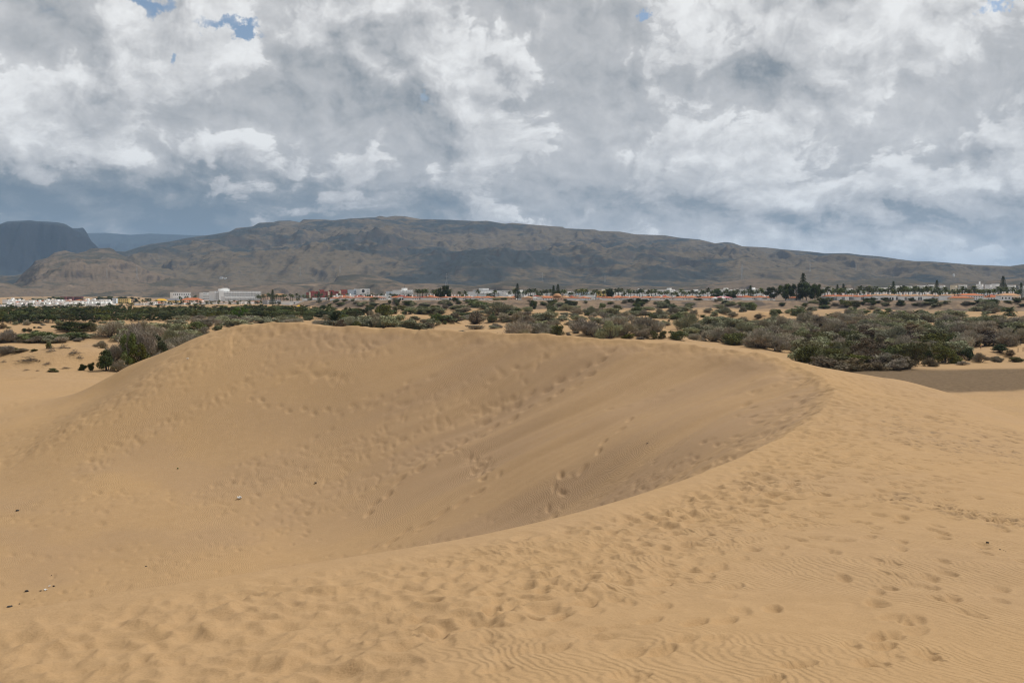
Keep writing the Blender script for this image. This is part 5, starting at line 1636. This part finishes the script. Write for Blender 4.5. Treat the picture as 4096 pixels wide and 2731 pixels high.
def tpalm(u, vt, Y, label, group):
    x, _, zt = at(u / 4, vt / 4, Y)
    zg = fz(x, Y)
    h = max(zt + CZ - zg, 3)
    o = put('palm_tree', TREES['palm'][tr.randrange(3)], ('trunk', 'crown'), x, Y, zg - .1, h * 1.35, h * 1.35, h * 1.04, tr.uniform(0, 6.28))
    tag(o, label, 'palm', group)
    ALIKE.append([o, 'palm tree', u, vt + 20])


for k in range(84):
    u = 2040 + 1040 * (k + tr.uniform(-.35, .35)) / 84
    tpalm(u, tr.uniform(1155, 1170), tr.uniform(785, 900), 'palm tree of the long palm row in the middle of the town', 'palms of the middle town')
for k in range(74):
    u = 3290 + 800 * (k + tr.uniform(-.35, .35)) / 74
    tpalm(u, tr.uniform(1146, 1164), tr.uniform(770, 880), 'palm tree of the palm row in the right-hand town', 'palms of the right-hand town')
for k in range(48):
    u = 1030 + 620 * (k + tr.uniform(-.4, .4)) / 48
    tpalm(u, tr.uniform(1172, 1184), tr.uniform(880, 1060), 'palm tree in front of the red hotel and its neighbours', 'palms of the left-hand town')
for u, vt in ((1668, 1158), (1680, 1160), (1690, 1159), (1705, 1157), (1735, 1160), (1798, 1158), (1838, 1166), (1862, 1165), (1912, 1160), (1950, 1176), (1978, 1162)):
    tpalm(u, vt, tr.uniform(775, 820), 'tall palm tree of the group left of the wide pale hotel', 'tall palms left of the middle')
for k in range(26):
    u = 560 + 460 * (k + tr.uniform(-.4, .4)) / 26
    tpalm(u, tr.uniform(1198, 1206), tr.uniform(900, 980), 'palm tree among the terrace houses below the big hotel', 'palms below the big hotel')


def ttree(kind, name, u, vt, Y, wf, label, cat='tree', group=None):
    x, _, zt = at(u / 4, vt / 4, Y)
    zg = fz(x, Y)
    h = max(zt + CZ - zg, 3)
    o = put(name, TREES[kind][tr.randrange(len(TREES[kind]))], ('trunk', 'crown'), x, Y, zg - .1, h * wf, h * wf, h, tr.uniform(0, 6.28))
    tag(o, label, cat, group)
    if name in ('garden_tree', 'valley_tree'):
        ALIKE.append([o, 'leafy garden tree' if name == 'garden_tree' else 'dark rounded tree', u, vt + 15])


for u, vt, lab in ((1090, 1158, 'behind the peach villa'), (1276, 1163, 'in front of the red hotel'), (1326, 1163, 'in front of the right part of the red hotel'), (2070, 1133, 'alone left of the middle'), (2214, 1140, 'left one of the pair in the middle of the town'),
                   (2232, 1136, 'right one of the pair in the middle of the town'), (3350, 1136, 'left of the right-hand palm row'), (3374, 1134, 'above the arched bungalows'), (3574, 1124, 'faint behind the right-hand town'),
                   (3748, 1120, 'behind the right-hand skyline buildings'), (4013, 1104, 'tallest near the right edge'), (4085, 1130, 'small at the right edge'), (3002, 1140, 'behind the middle white blocks'), (3213, 1092, 'rising out of the big dark trees')):
    ttree('araucaria', 'araucaria_tree', u, vt, 810 if u not in (3574, 3748, 4013) else 1000, 1.0, 'tiered araucaria tree ' + lab, group='araucarias of the town')
for u, vt, wf, lab in ((1756, 1150, .8, 'tall dark tree beside the pair of cypresses'), (3084, 1148, 1.15, 'round dark tree left of the tallest clump'), (3142, 1134, 1.1, 'left tree of the tall dark clump on the bluff'), (3186, 1132, 1.1, 'second tree of the tall dark clump on the bluff'),
                       (3226, 1130, 1.15, 'third tree of the tall dark clump on the bluff'), (3262, 1134, 1.1, 'right tree of the tall dark clump on the bluff'), (2440, 1152, .9, 'dark tree behind the yellow ochre block'), (2870, 1158, 1.3, 'broad dark tree behind the pink awning'),
                       (2930, 1162, 1.4, 'broad dark tree right of the pink awning')):
    ttree('tall', 'dark_town_tree', u, vt, 745 if u > 3000 else 800, wf, lab)
ttree('cypress', 'cypress_tree', 1776, 1138, 790, 1.0, 'left of two slim dark cypresses')
ttree('cypress', 'cypress_tree', 1790, 1137, 792, 1.0, 'right of two slim dark cypresses')
for k in range(70):
    u = tr.uniform(1330, 4090)
    ttree(tr.choice(('dark', 'green')), 'garden_tree', u, tr.uniform(1172, 1184), tr.uniform(800, 1000), tr.uniform(1.2, 1.8), 'leafy green garden tree between the houses of the town', group='garden trees of the town')
for k in range(46):
    u = -10 + 1340 * ((k * .618034 + .3) % 1.0)
    ttree(tr.choice(('dark', 'green')), 'garden_tree', u, tr.uniform(1208, 1222), tr.uniform(860, 960), tr.uniform(.9, 1.5), 'leafy green garden tree between the houses of the town', group='garden trees of the town')
for u, vt, w_ in ((50, 1190, 2), (76, 1190, 2), (140, 1191, 2), (160, 1193, 1.6), (218, 1184, 2), (240, 1186, 1.6), (330, 1192, 1.6), (400, 1186, 2), (440, 1184, 2), (470, 1185, 2.2), (500, 1186, 2), (540, 1186, 1.8), (590, 1190, 1.6), (720, 1184, .9),
                  (745, 1183, .9), (780, 1180, .9), (300, 1212, 1.4), (250, 1212, 1.5), (120, 1214, 1.4), (350, 1213, 1.5), (60, 1216, 1.4), (20, 1214, 1.4), (190, 1210, 1.4)):
    ttree('green' if w_ < 1.7 else 'dark', 'valley_tree', u, vt, 1500 if vt < 1200 else 1040, w_, 'dark rounded tree among the white houses of the valley', group='trees in the valley village')


# ------------------------------------------------------------------ small things
def stone_mesh(seed, mat):
    g = np.random.default_rng(seed)
    V = []; Fc = []
    for i in range(1, 5):
        for k in range(9):
            a = math.pi * i / 5; b = 2 * math.pi * k / 9
            r_ = .5 * g.uniform(.78, 1.1)
            V.append((r_ * math.sin(a) * math.cos(b), r_ * math.sin(a) * math.sin(b), r_ * math.cos(a)))
    V += [(0, 0, .46), (0, 0, -.46)]
    for i in range(3):
        for k in range(9):
            Fc.append((i * 9 + k, (i + 1) * 9 + k, (i + 1) * 9 + (k + 1) % 9, i * 9 + (k + 1) % 9))
    Fc += [(36, k, (k + 1) % 9) for k in range(9)] + [(37, 27 + (k + 1) % 9, 27 + k) for k in range(9)]
    return pydata('stone', V, Fc, mat)


STONE = flat_mat('dark_basalt', (.045, .042, .04), (.075, .068, .06), .8, 4)
PALE = flat_mat('pale_stone', (.55, .53, .5), (.45, .43, .4), .9, 3)
PAPER = flat_mat('crumpled_paper', (.8, .8, .78), (.7, .7, .68), .8, 8)
GLB = flat_mat('green_bottle_glass', (.12, .16, .05), (.09, .12, .04), .3)
SM = [stone_mesh(k, STONE) for k in range(4)]


def on_dune(u4, v4, sink=.3):
    x, y = hit(u4 / 4, v4 / 4)
    i = min(np.searchsorted(R, math.hypot(x, y)), NR - 1)
    j = int(round((math.atan2(x, y) + AMAX) / (2 * AMAX) * (NC - 1)))
    return x, y, float(zz[i, j])


def stone(u4, v4, w4, h4, label, rz=0., name='dark_stone', cat='stone', mats=None, group=None):
    x, y, z = on_dune(u4, v4)
    m_ = math.hypot(x, y) / (4 * F)
    o = bpy.data.objects.new(name, mats or SM[prng.randrange(4)])
    o.location = (x, y, z + .22 * h4 * m_); o.scale = (w4 * m_ * .85, w4 * m_ * .5, h4 * m_ * .75); o.rotation_euler = (0, 0, rz)
    tag(add(o), label, cat, group)
    return o


stone(40, 2424, 26, 8, 'long dark stone in the hollow at the left edge, nearest the crest', .5)
stone(78, 2409, 8, 6, 'small dark stone just right of the long dark stone')
stone(107, 2363, 20, 10, 'dark humped stone in the hollow, left of the white scraps')
stone(163, 2361, 12, 5, 'flat dark stone beside the larger white scrap')
stone(215, 2343, 12, 7, 'dark stone right of the smaller white scrap')
stone(206, 2300, 5, 4, 'tiny dark pebble above the white scraps')
stone(70, 2041, 17, 8, 'lone dark stone high up in the hollow near the left edge')
stone(1262, 1932, 14, 7, 'small dark stone lying in the tracks of the slip face', .4)
stone(584, 2263, 10, 4, 'flat dark pebble in the lower hollow', .3)
stone(138, 2392, 6, 3, 'grey pebble halfway between the stones at the left')
stone(3950, 2168, 14, 11, 'largest black chip among the debris on the rippled sand', -.5)
stone(3941, 2175, 7, 7, 'grey chip just below the largest black chip')
stone(3924, 2185, 14, 6, 'flat dark chip left of the largest black chip', -.3)
stone(4000, 2194, 8, 6, 'dark chip at the right of the debris on the rippled sand')
stone(4015, 2197, 5, 4, 'tiny chip right of the debris cluster')
stone(4023, 2201, 4, 4, 'outermost tiny chip of the debris cluster')
stone(3655, 2614, 6, 4, 'lone dark crumb on the smooth sand at the lower right')
stone(2590, 1771, 14, 3, 'thin dark stick lying on the slip face', .6, 'stick', 'stick')


def paper(u4, v4, w4, h4, label):
    x, y, z = on_dune(u4, v4)
    m_ = math.hypot(x, y) / (4 * F)
    g = random.Random(int(u4))
    V = []; n = 5
    for i in range(n):
        for k in range(n):
            V.append(((i / (n - 1) - .5) * w4 * m_, (k / (n - 1) - .5) * w4 * m_ * .8, g.uniform(0, 1) * h4 * m_))
    Fc = [(i * n + k, (i + 1) * n + k, (i + 1) * n + k + 1, i * n + k + 1) for i in range(n - 1) for k in range(n - 1)]
    me_ = pydata('paper_scrap', V, Fc, PAPER)
    o = bpy.data.objects.new('paper_scrap', me_)
    o.location = (x, y, z + .005)
    md = o.modifiers.new('thickness', 'SOLIDIFY'); md.thickness = .004
    tag(add(o), label, 'litter')


paper(958, 1992, 16, 10, 'crumpled white paper at the foot of the slip face')
paper(182, 2358, 11, 5, 'larger white scrap in the hollow near the left edge')
paper(198, 2344, 6, 4, 'smaller white scrap above the larger one')
paper(750, 1434, 7, 3, 'tiny white scrap on the upper left slope')
o = stone(711, 1874, 9, 7, 'small greenish bottle shard in the middle of the hollow', 0, 'bottle_shard', 'litter', stone_mesh(7, GLB))

# pale boulder on the sand bank left of the dark palm
x, y = fhit(1221, 1277)
o = bpy.data.objects.new('pale_boulder', stone_mesh(9, PALE))
m_ = y / (4 * F)
o.location = (x, y, fz(x, y) + 4.5 * m_); o.scale = (9 * m_, 8 * m_, 12 * m_)
tag(add(o), 'pale upright boulder on the sand bank left of the dark palm', 'boulder')

# wooden posts and the railing
for u4, vb, h4, lab in ((4072, 1406, 16, 'left of two short wooden posts by the brown dome bush'), (4092, 1404, 16, 'right of two short wooden posts by the brown dome bush')):
    x, y = fhit(u4, vb)
    m_ = y / (4 * F)
    me_ = box_mesh('wooden_post', 2.2 * m_, 2.2 * m_, h4 * m_ + .3, WOOD, -.3, .85)
    o = bpy.data.objects.new('wooden_post', me_); o.location = (x, y, fz(x, y))
    tag(add(o), lab, 'post')
e_ = bpy.data.objects.new('terrace_railing', None)
xa, ya, _ = at(3884 / 4, 300, 728); xb, _, _ = at(4000 / 4, 300, 728)
zg = at(0, 1204 / 4, 728)[2] + CZ
e_.location = (xa, 728, zg); add(e_)
PM = box_mesh('post', .12, .12, 2.2, WALL['white'])
RM = box_mesh('rail', 1, .08, .08, WALL['white'])
for k in range(14):
    child(e_, 'post', PM, ((xb - xa) * k / 13, 0, -.8))
for zr_ in (.55, 1.32):
    child(e_, 'rail', RM, ((xb - xa) / 2, 0, zr_), (xb - xa, 1, 1))
tag(e_, 'white railing along the terrace at the right edge of the bluff', 'railing')

# power pylons on the slopes and the white tank
PYM = None


def pylon_mesh():
    V = []; Fc = []
    def bar(a, b, r_):
        a = np.array(a, float); b = np.array(b, float)
        d_ = unit(b - a); n1 = unit(np.cross(d_, (.3, .9, .2))); n2 = np.cross(d_, n1)
        b0 = len(V)
        for p in (a, b):
            for k in range(4):
                q_ = math.pi / 2 * k
                V.append(p + r_ * (math.cos(q_) * n1 + math.sin(q_) * n2))
        for k in range(4):
            Fc.append((b0 + k, b0 + (k + 1) % 4, b0 + 4 + (k + 1) % 4, b0 + 4 + k))
    for sx in (-1, 1):
        for sy in (-1, 1):
            bar((sx * 3, sy * 3, -1), (sx * .5, sy * .5, 30), .16)
    for k in range(7):
        z0, z1 = k * 4.2, (k + 1) * 4.2
        r0, r1 = 3 - 2.5 * z0 / 30, 3 - 2.5 * z1 / 30
        for sy in (-1, 1):
            bar((-r0, sy * r0, z0), (r1, sy * r1, z1), .08); bar((r0, sy * r0, z0), (-r1, sy * r1, z1), .08)
    bar((0, 0, 30), (0, 0, 37), .2)
    for z, w_ in ((26, 5), (30, 4.2), (34, 3.2)):
        bar((-w_, 0, z), (w_, 0, z), .14)
        bar((-w_, 0, z), (0, 0, z + 1.6), .08); bar((w_, 0, z), (0, 0, z + 1.6), .08)
    return mesh_np('pylon', np.array(V), np.array(Fc), flat_mat('galvanised_steel', (.42, .43, .44), (.36, .37, .38), .5), False)


PYM = pylon_mesh()
dg = None


def ray_ground(u4, v4):
    """first mountain or hill surface met by the ray through a pixel"""
    dg_ = bpy.context.evaluated_depsgraph_get()
    d_ = Vector(ray(u4 / 4, v4 / 4)).normalized()
    ok, loc, nrm, idx, ob, mt = scene.ray_cast(dg_, Vector((0, 0, CZ)) + d_ * 2200, d_)
    return loc if ok else None


for u4, vb, vt, lab in ((548, 1116, 1060, 'pylon on the slope of the olive hill, right one'), (428, 1110, 1072, 'pylon on the slope of the olive hill, left one'), (1202, 1102, 1062, 'pylon on the mountain foot above the red hotel'),
                        (1360, 1090, 1060, 'pylon on the slope above the dark cliff'), (1786, 1142, 1092, 'pylon left of the middle at the mountain foot'), (2170, 1124, 1088, 'pylon on the mountain foot in the middle'),
                        (2420, 1128, 1096, 'pylon on the mountain foot right of the middle'), (2968, 1116, 1056, 'tall pylon on the right mountain slope'), (3240, 1084, 1050, 'faint pylon above the big dark trees'),
                        (3424, 1080, 1050, 'faint pylon high on the right slope')):
    p = ray_ground(u4, vb)
    if p is None:
        continue
    o = bpy.data.objects.new('power_pylon', PYM)
    o.location = p
    s_ = ((vb - vt) / (4 * F) * p.y) / 37.0
    o.scale = (s_, s_, s_)
    tag(add(o), lab, 'pylon', 'power pylons on the slopes')
p = ray_ground(3815, 1104)
if p is not None:
    s_ = p.y / (4 * F)
    V = []; n = 14
    for z, r_ in ((-2, 3.6), (8, 3.6), (8.6, 3.2), (9.6, .4)):
        for k in range(n):
            V.append((r_ * s_ * math.cos(2 * math.pi * k / n), r_ * s_ * math.sin(2 * math.pi * k / n), z * s_))
    Fc = [(i * n + k, i * n + (k + 1) % n, (i + 1) * n + (k + 1) % n, (i + 1) * n + k) for i in range(3) for k in range(n)] + [tuple(range(3 * n, 4 * n))]
    o = bpy.data.objects.new('water_tank', pydata('water_tank', V, Fc, WALL['white']))
    o.location = p
    tag(add(o), 'white water tank alone on the dark slope at the right', 'tank')
for u4, vb, w4, h4, lab in ((886, 1113, 12, 6, 'white hillside house left of its neighbour on the mountain foot'), (902, 1114, 10, 5, 'white hillside house right of its neighbour on the mountain foot')):
    p = ray_ground(u4, vb)
    if p is not None:
        s_ = p.y / (4 * F)
        e_ = bpy.data.objects.new('hillside_house', None); e_.location = p; add(e_)
        child(e_, 'walls', box_mesh('walls', w4 * s_, 8, h4 * s_ + 4, WALL['white'], -4), (0, 0, 0))
        child(e_, 'roof', hip_mesh('roof', w4 * s_, 8, 1.4, ROOF['grey']), (0, 0, h4 * s_ + .003))
        for k in range(3):
            child(e_, 'window', WIN, (w4 * s_ * (k - 1) * .3, -4.03, h4 * s_ * .3), (1.4, 1, h4 * s_ * .4))
        tag(e_, lab, 'house')

# ------------------------------------------------------------------ the walker on the path by the gravel flat
SKIN = flat_mat('sun_tanned_skin', (.45, .26, .17), (.4, .23, .15))
SHORT = flat_mat('dark_shorts_cloth', (.02, .022, .026), (.03, .03, .034))
CAPM = flat_mat('yellow_cap_cloth', (.55, .55, .06), (.45, .5, .05))


def skinned(name, verts, edges, radii, mat, parent, root=0):
    me_ = bpy.data.meshes.new(name)
    me_.from_pydata(verts, edges, [])
    o = bpy.data.objects.new(name, me_)
    add(o, parent)
    md = o.modifiers.new('skin', 'SKIN'); md.use_smooth_shade = True
    for k, r_ in enumerate(radii):
        sv = me_.skin_vertices[0].data[k]
        sv.radius = r_ if isinstance(r_, tuple) else (r_, r_)
        sv.use_root = k == root
    o.modifiers.new('sub', 'SUBSURF').levels = 2
    me_.materials.append(mat)
    return o


x, y = fhit(3923, 1399)
e_ = bpy.data.objects.new('person', None)
e_.location = (x, y, fz(x, y)); e_.rotation_euler = (0, 0, .5); add(e_)
bv = [(0, 0, .95), (0, 0, 1.12), (0, -.01, 1.32), (0, 0, 1.46), (0, .01, 1.56), (0, .02, 1.68),
      (.10, 0, .9), (.12, .10, .5), (.12, .03, .09), (.12, .16, .05), (-.10, 0, .9), (-.11, -.08, .5), (-.11, -.24, .12), (-.11, -.14, .05),
      (.19, 0, 1.42), (.27, -.08, 1.15), (.25, .08, .92), (.25, .12, .84), (-.19, 0, 1.42), (-.27, .08, 1.15), (-.25, .22, .97), (-.25, .27, .90)]
be = [(0, 1), (1, 2), (2, 3), (3, 4), (4, 5), (0, 6), (6, 7), (7, 8), (8, 9), (0, 10), (10, 11), (11, 12), (12, 13), (3, 14), (14, 15), (15, 16), (16, 17), (3, 18), (18, 19), (19, 20), (20, 21)]
br = [(.16, .12), (.15, .11), (.17, .12), (.12, .09), .06, (.085, .105), .09, .06, .042, .035, .09, .06, .042, .035, .06, .045, .034, .03, .06, .045, .034, .03]
skinned('body', bv, be, br, SKIN, e_)
skinned('shorts', [(0, 0, 1.02), (0, 0, .93), (.105, .01, .84), (.115, .06, .56), (-.105, -.01, .84), (-.11, -.05, .56)], [(0, 1), (1, 2), (2, 3), (1, 4), (4, 5)], [(.175, .135), (.185, .14), .115, .1, .115, .1], SHORT, e_)
V = []; n = 12
for i in range(5):
    for k in range(n):
        a_ = math.pi / 2 * i / 5
        V.append((.105 * math.cos(a_) * math.cos(2 * math.pi * k / n), .125 * math.cos(a_) * math.sin(2 * math.pi * k / n), .105 * math.sin(a_)))
V += [(0, 0, .105), (.07, .2, -.01), (-.07, .2, -.01)]
Fc = [(i * n + k, i * n + (k + 1) % n, (i + 1) * n + (k + 1) % n, (i + 1) * n + k) for i in range(4) for k in range(n)] + [(48 + k, 48 + (k + 1) % n, 60) for k in range(n)] + [(2, 61, 62, 4), (2, 4, 62, 61)]
child(e_, 'cap', pydata('cap', V, Fc, CAPM, True), (0, .02, 1.70))
tag(e_, 'walker in dark shorts and a yellow cap on the path beside the green bush', 'person')

# ------------------------------------------------------------------ labels of the plants and of the alike buildings
ORD = ['leftmost', 'second from the left', 'third from the left', 'fourth from the left', 'fifth from the left', 'sixth from the left', 'seventh from the left', 'eighth from the left', 'ninth from the left', 'tenth from the left']


def cat_of(look):
    return 'tree' if 'tree' in look else 'palm' if 'palm' in look else 'branches' if 'branches' in look else 'grass' if 'tuft' in look else 'bush'


LANDMARK = [(3923, 1395, 'the walker'), (4043, 1410, 'the brown dome bush'), (4058, 1440, 'the low green edge bush'), (3870, 1420, 'the dark bush beside the walker'), (3665, 1250, 'the bushy date palm'), (3737, 1268, 'the dark low palm'),
            (4038, 1245, 'the large full date palm'), (3580, 1283, 'the tiny dark palm'), (3315, 1262, 'the brownish palm on its mound'), (3995, 1334, 'the bare sand patch in the scrub'), (3294, 1205, 'the round dark bush on the bluff edge'),
            (2960, 1255, 'the bare hummock below the trees'), (2412, 1268, 'the heap of dead branches'), (2716, 1340, 'the round green bush at the crest'), (1337, 1280, 'the big dark palm'), (953, 1255, 'the round bright green tree'),
            (1892, 1308, 'the dry grass tuft'), (2230, 1320, 'the olive bush at the crest'), (1690, 1262, 'the smooth sand hump'), (3406, 1212, 'the yellow-green hedge bushes'), (430, 1450, 'the dark bush by the rush tufts'),
            (291, 1305, 'the big dark bush on the sand'), (1085, 1255, 'the yellowish tree'), (20, 1300, 'the left edge of the picture'), (3500, 1460, 'the low brown mat'), (3200, 1248, 'the green bush below the trees'),
            (2170, 1185, 'the vivid orange roof'), (1429, 1165, 'the hotel with the round emblem'), (1310, 1168, 'the dark red hotel'), (930, 1175, 'the big white hotel'), (1606, 1165, 'the white banded hotel'), (1932, 1168, 'the wide pale hotel'),
            (2222, 1180, 'the domed pavilion'), (2408, 1168, 'the yellow ochre block'), (2896, 1188, 'the pink awning'), (3205, 1150, 'the tall dark tree clump'), (3560, 1190, 'the white stepped house'), (3886, 1178, 'the long orange roof'),
            (4045, 1178, 'the yellow awning'), (283, 1188, 'the maroon housing row'), (490, 1196, 'the yellow valley building'), (688, 1194, 'the ochre shed'), (760, 1192, 'the salmon orange roof'), (1080, 1205, 'the dark round restaurant'),
            (1170, 1212, 'the blank hall'), (2620, 1190, 'the long orange bungalow row'), (3720, 1180, 'the right-hand arched bungalows'), (100, 1192, 'the long pale building'), (1118, 1178, 'the peach villa'), (2040, 1172, 'the long white block'),
            (150, 1225, 'the middle of the white village'), (640, 1196, 'the pale yellow canopy')]
NTH = ['nearest', 'second nearest', 'third nearest', 'fourth nearest', 'fifth nearest', 'sixth nearest', 'seventh nearest', 'eighth nearest', 'ninth nearest', 'tenth nearest', 'eleventh nearest', 'twelfth nearest',
       'thirteenth nearest', 'fourteenth nearest', 'fifteenth nearest', 'sixteenth nearest', 'seventeenth nearest', 'eighteenth nearest', 'nineteenth nearest', 'twentieth nearest'] + ['twenty-%s nearest' % q_ for q_ in ('first', 'second', 'third', 'fourth', 'fifth', 'sixth', 'seventh', 'eighth', 'ninth')] + ['thirtieth nearest'] + ['thirty-%s nearest' % q_ for q_ in ('first', 'second', 'third', 'fourth', 'fifth', 'sixth', 'seventh', 'eighth', 'ninth')]
near = {}
sets = {}
for rec in PLANTS:
    o, look, zone, u4, w4, h4 = rec[:6]
    if len(rec) > 6:
        tag(o, None, cat_of(look), look + ' cover ' + zone)
        ALIKE.append([o, look, u4, rec[6] - h4 * .4])
    else:
        sets.setdefault((look, zone), []).append((u4, o, w4))
for o, look, u4, v4 in ALIKE:
    d_, L = min((math.hypot(u4 - a, 2.2 * (v4 - b)), (a, b, c_)) for a, b, c_ in LANDMARK)
    du, dv = u4 - L[0], 2.2 * (v4 - L[1])
    rel = ('right of' if du > 0 else 'left of') if abs(du) > abs(dv) else ('in front of' if dv > 0 else 'behind')
    near.setdefault((look, L[2], rel), []).append((d_, o))
for (look, lm, rel), lst in near.items():
    lst.sort(key=lambda q_: q_[0])
    for k, (d_, o) in enumerate(lst):
        o['label'] = '%s %s %s' % (look, rel, lm) if len(lst) == 1 else '%s, %s %s %s' % (look, NTH[min(k, 38)], rel, lm)
for (look, zone), lst in sets.items():
    lst.sort(key=lambda q_: q_[0])
    n = len(lst)
    for k, (u4, o, w4) in enumerate(lst):
        if n == 1:
            lab = 'large %s %s' % (look, zone) if w4 > 70 else '%s %s' % (look, zone)
        else:
            w_ = ORD[k] if k < 10 and k < n - 1 else 'rightmost' if k == n - 1 else 'second from the right' if k == n - 2 else 'third from the right' if k == n - 3 else 'fourth from the right' if k == n - 4 else 'middle one'
            lab = '%s %s, %s' % (look, zone, w_)
        tag(o, lab, cat_of(look), '%s set %s' % (look, zone) if n > 1 else None)
sets = {}
for o in TOWN:
    if 'ordset' in o:
        sets.setdefault(o['ordset'], []).append(o)
for nm, lst in sets.items():
    lst.sort(key=lambda o: o.location.x / o.location.y)
    n = len(lst)
    for k, o in enumerate(lst):
        w_ = ORD[k] if k < min(10, n - 1) else 'rightmost' if k == n - 1 else ['second', 'third', 'fourth', 'fifth', 'sixth', 'seventh'][n - 2 - k] + ' from the right'
        o['label'] = '%s of the %s' % (w_, nm)
        o['group'] = nm
        del o['ordset']


# ------------------------------------------------------------------ the air
hz = bpy.data.materials.new('haze_air')
hz.use_nodes = True
hz.node_tree.nodes.clear()
t = NT(hz.node_tree)
pv = t.n('ShaderNodeVolumePrincipled', None, Density=4.2e-5)
pv.inputs['Color'].default_value = (0.45, 0.68, 1.0, 1)
pv.inputs['Anisotropy'].default_value = 0.1
ho = t.n('ShaderNodeOutputMaterial')
hz.node_tree.links.new(pv.outputs[0], ho.inputs['Volume'])
xa, xb, ya, yb, za, zb_ = -44000, 44000, -3000, 32000, -5.5, 1120
V = [(x, y, z) for x in (xa, xb) for y in (ya, yb) for z in (za, zb_)]
me = pydata('haze', V, [(0, 1, 3, 2), (4, 6, 7, 5), (0, 4, 5, 1), (2, 3, 7, 6), (0, 2, 6, 4), (1, 5, 7, 3)], hz)
tag(add(bpy.data.objects.new('haze', me)), 'thin bluish haze in the air over the land', 'haze', kind='stuff')
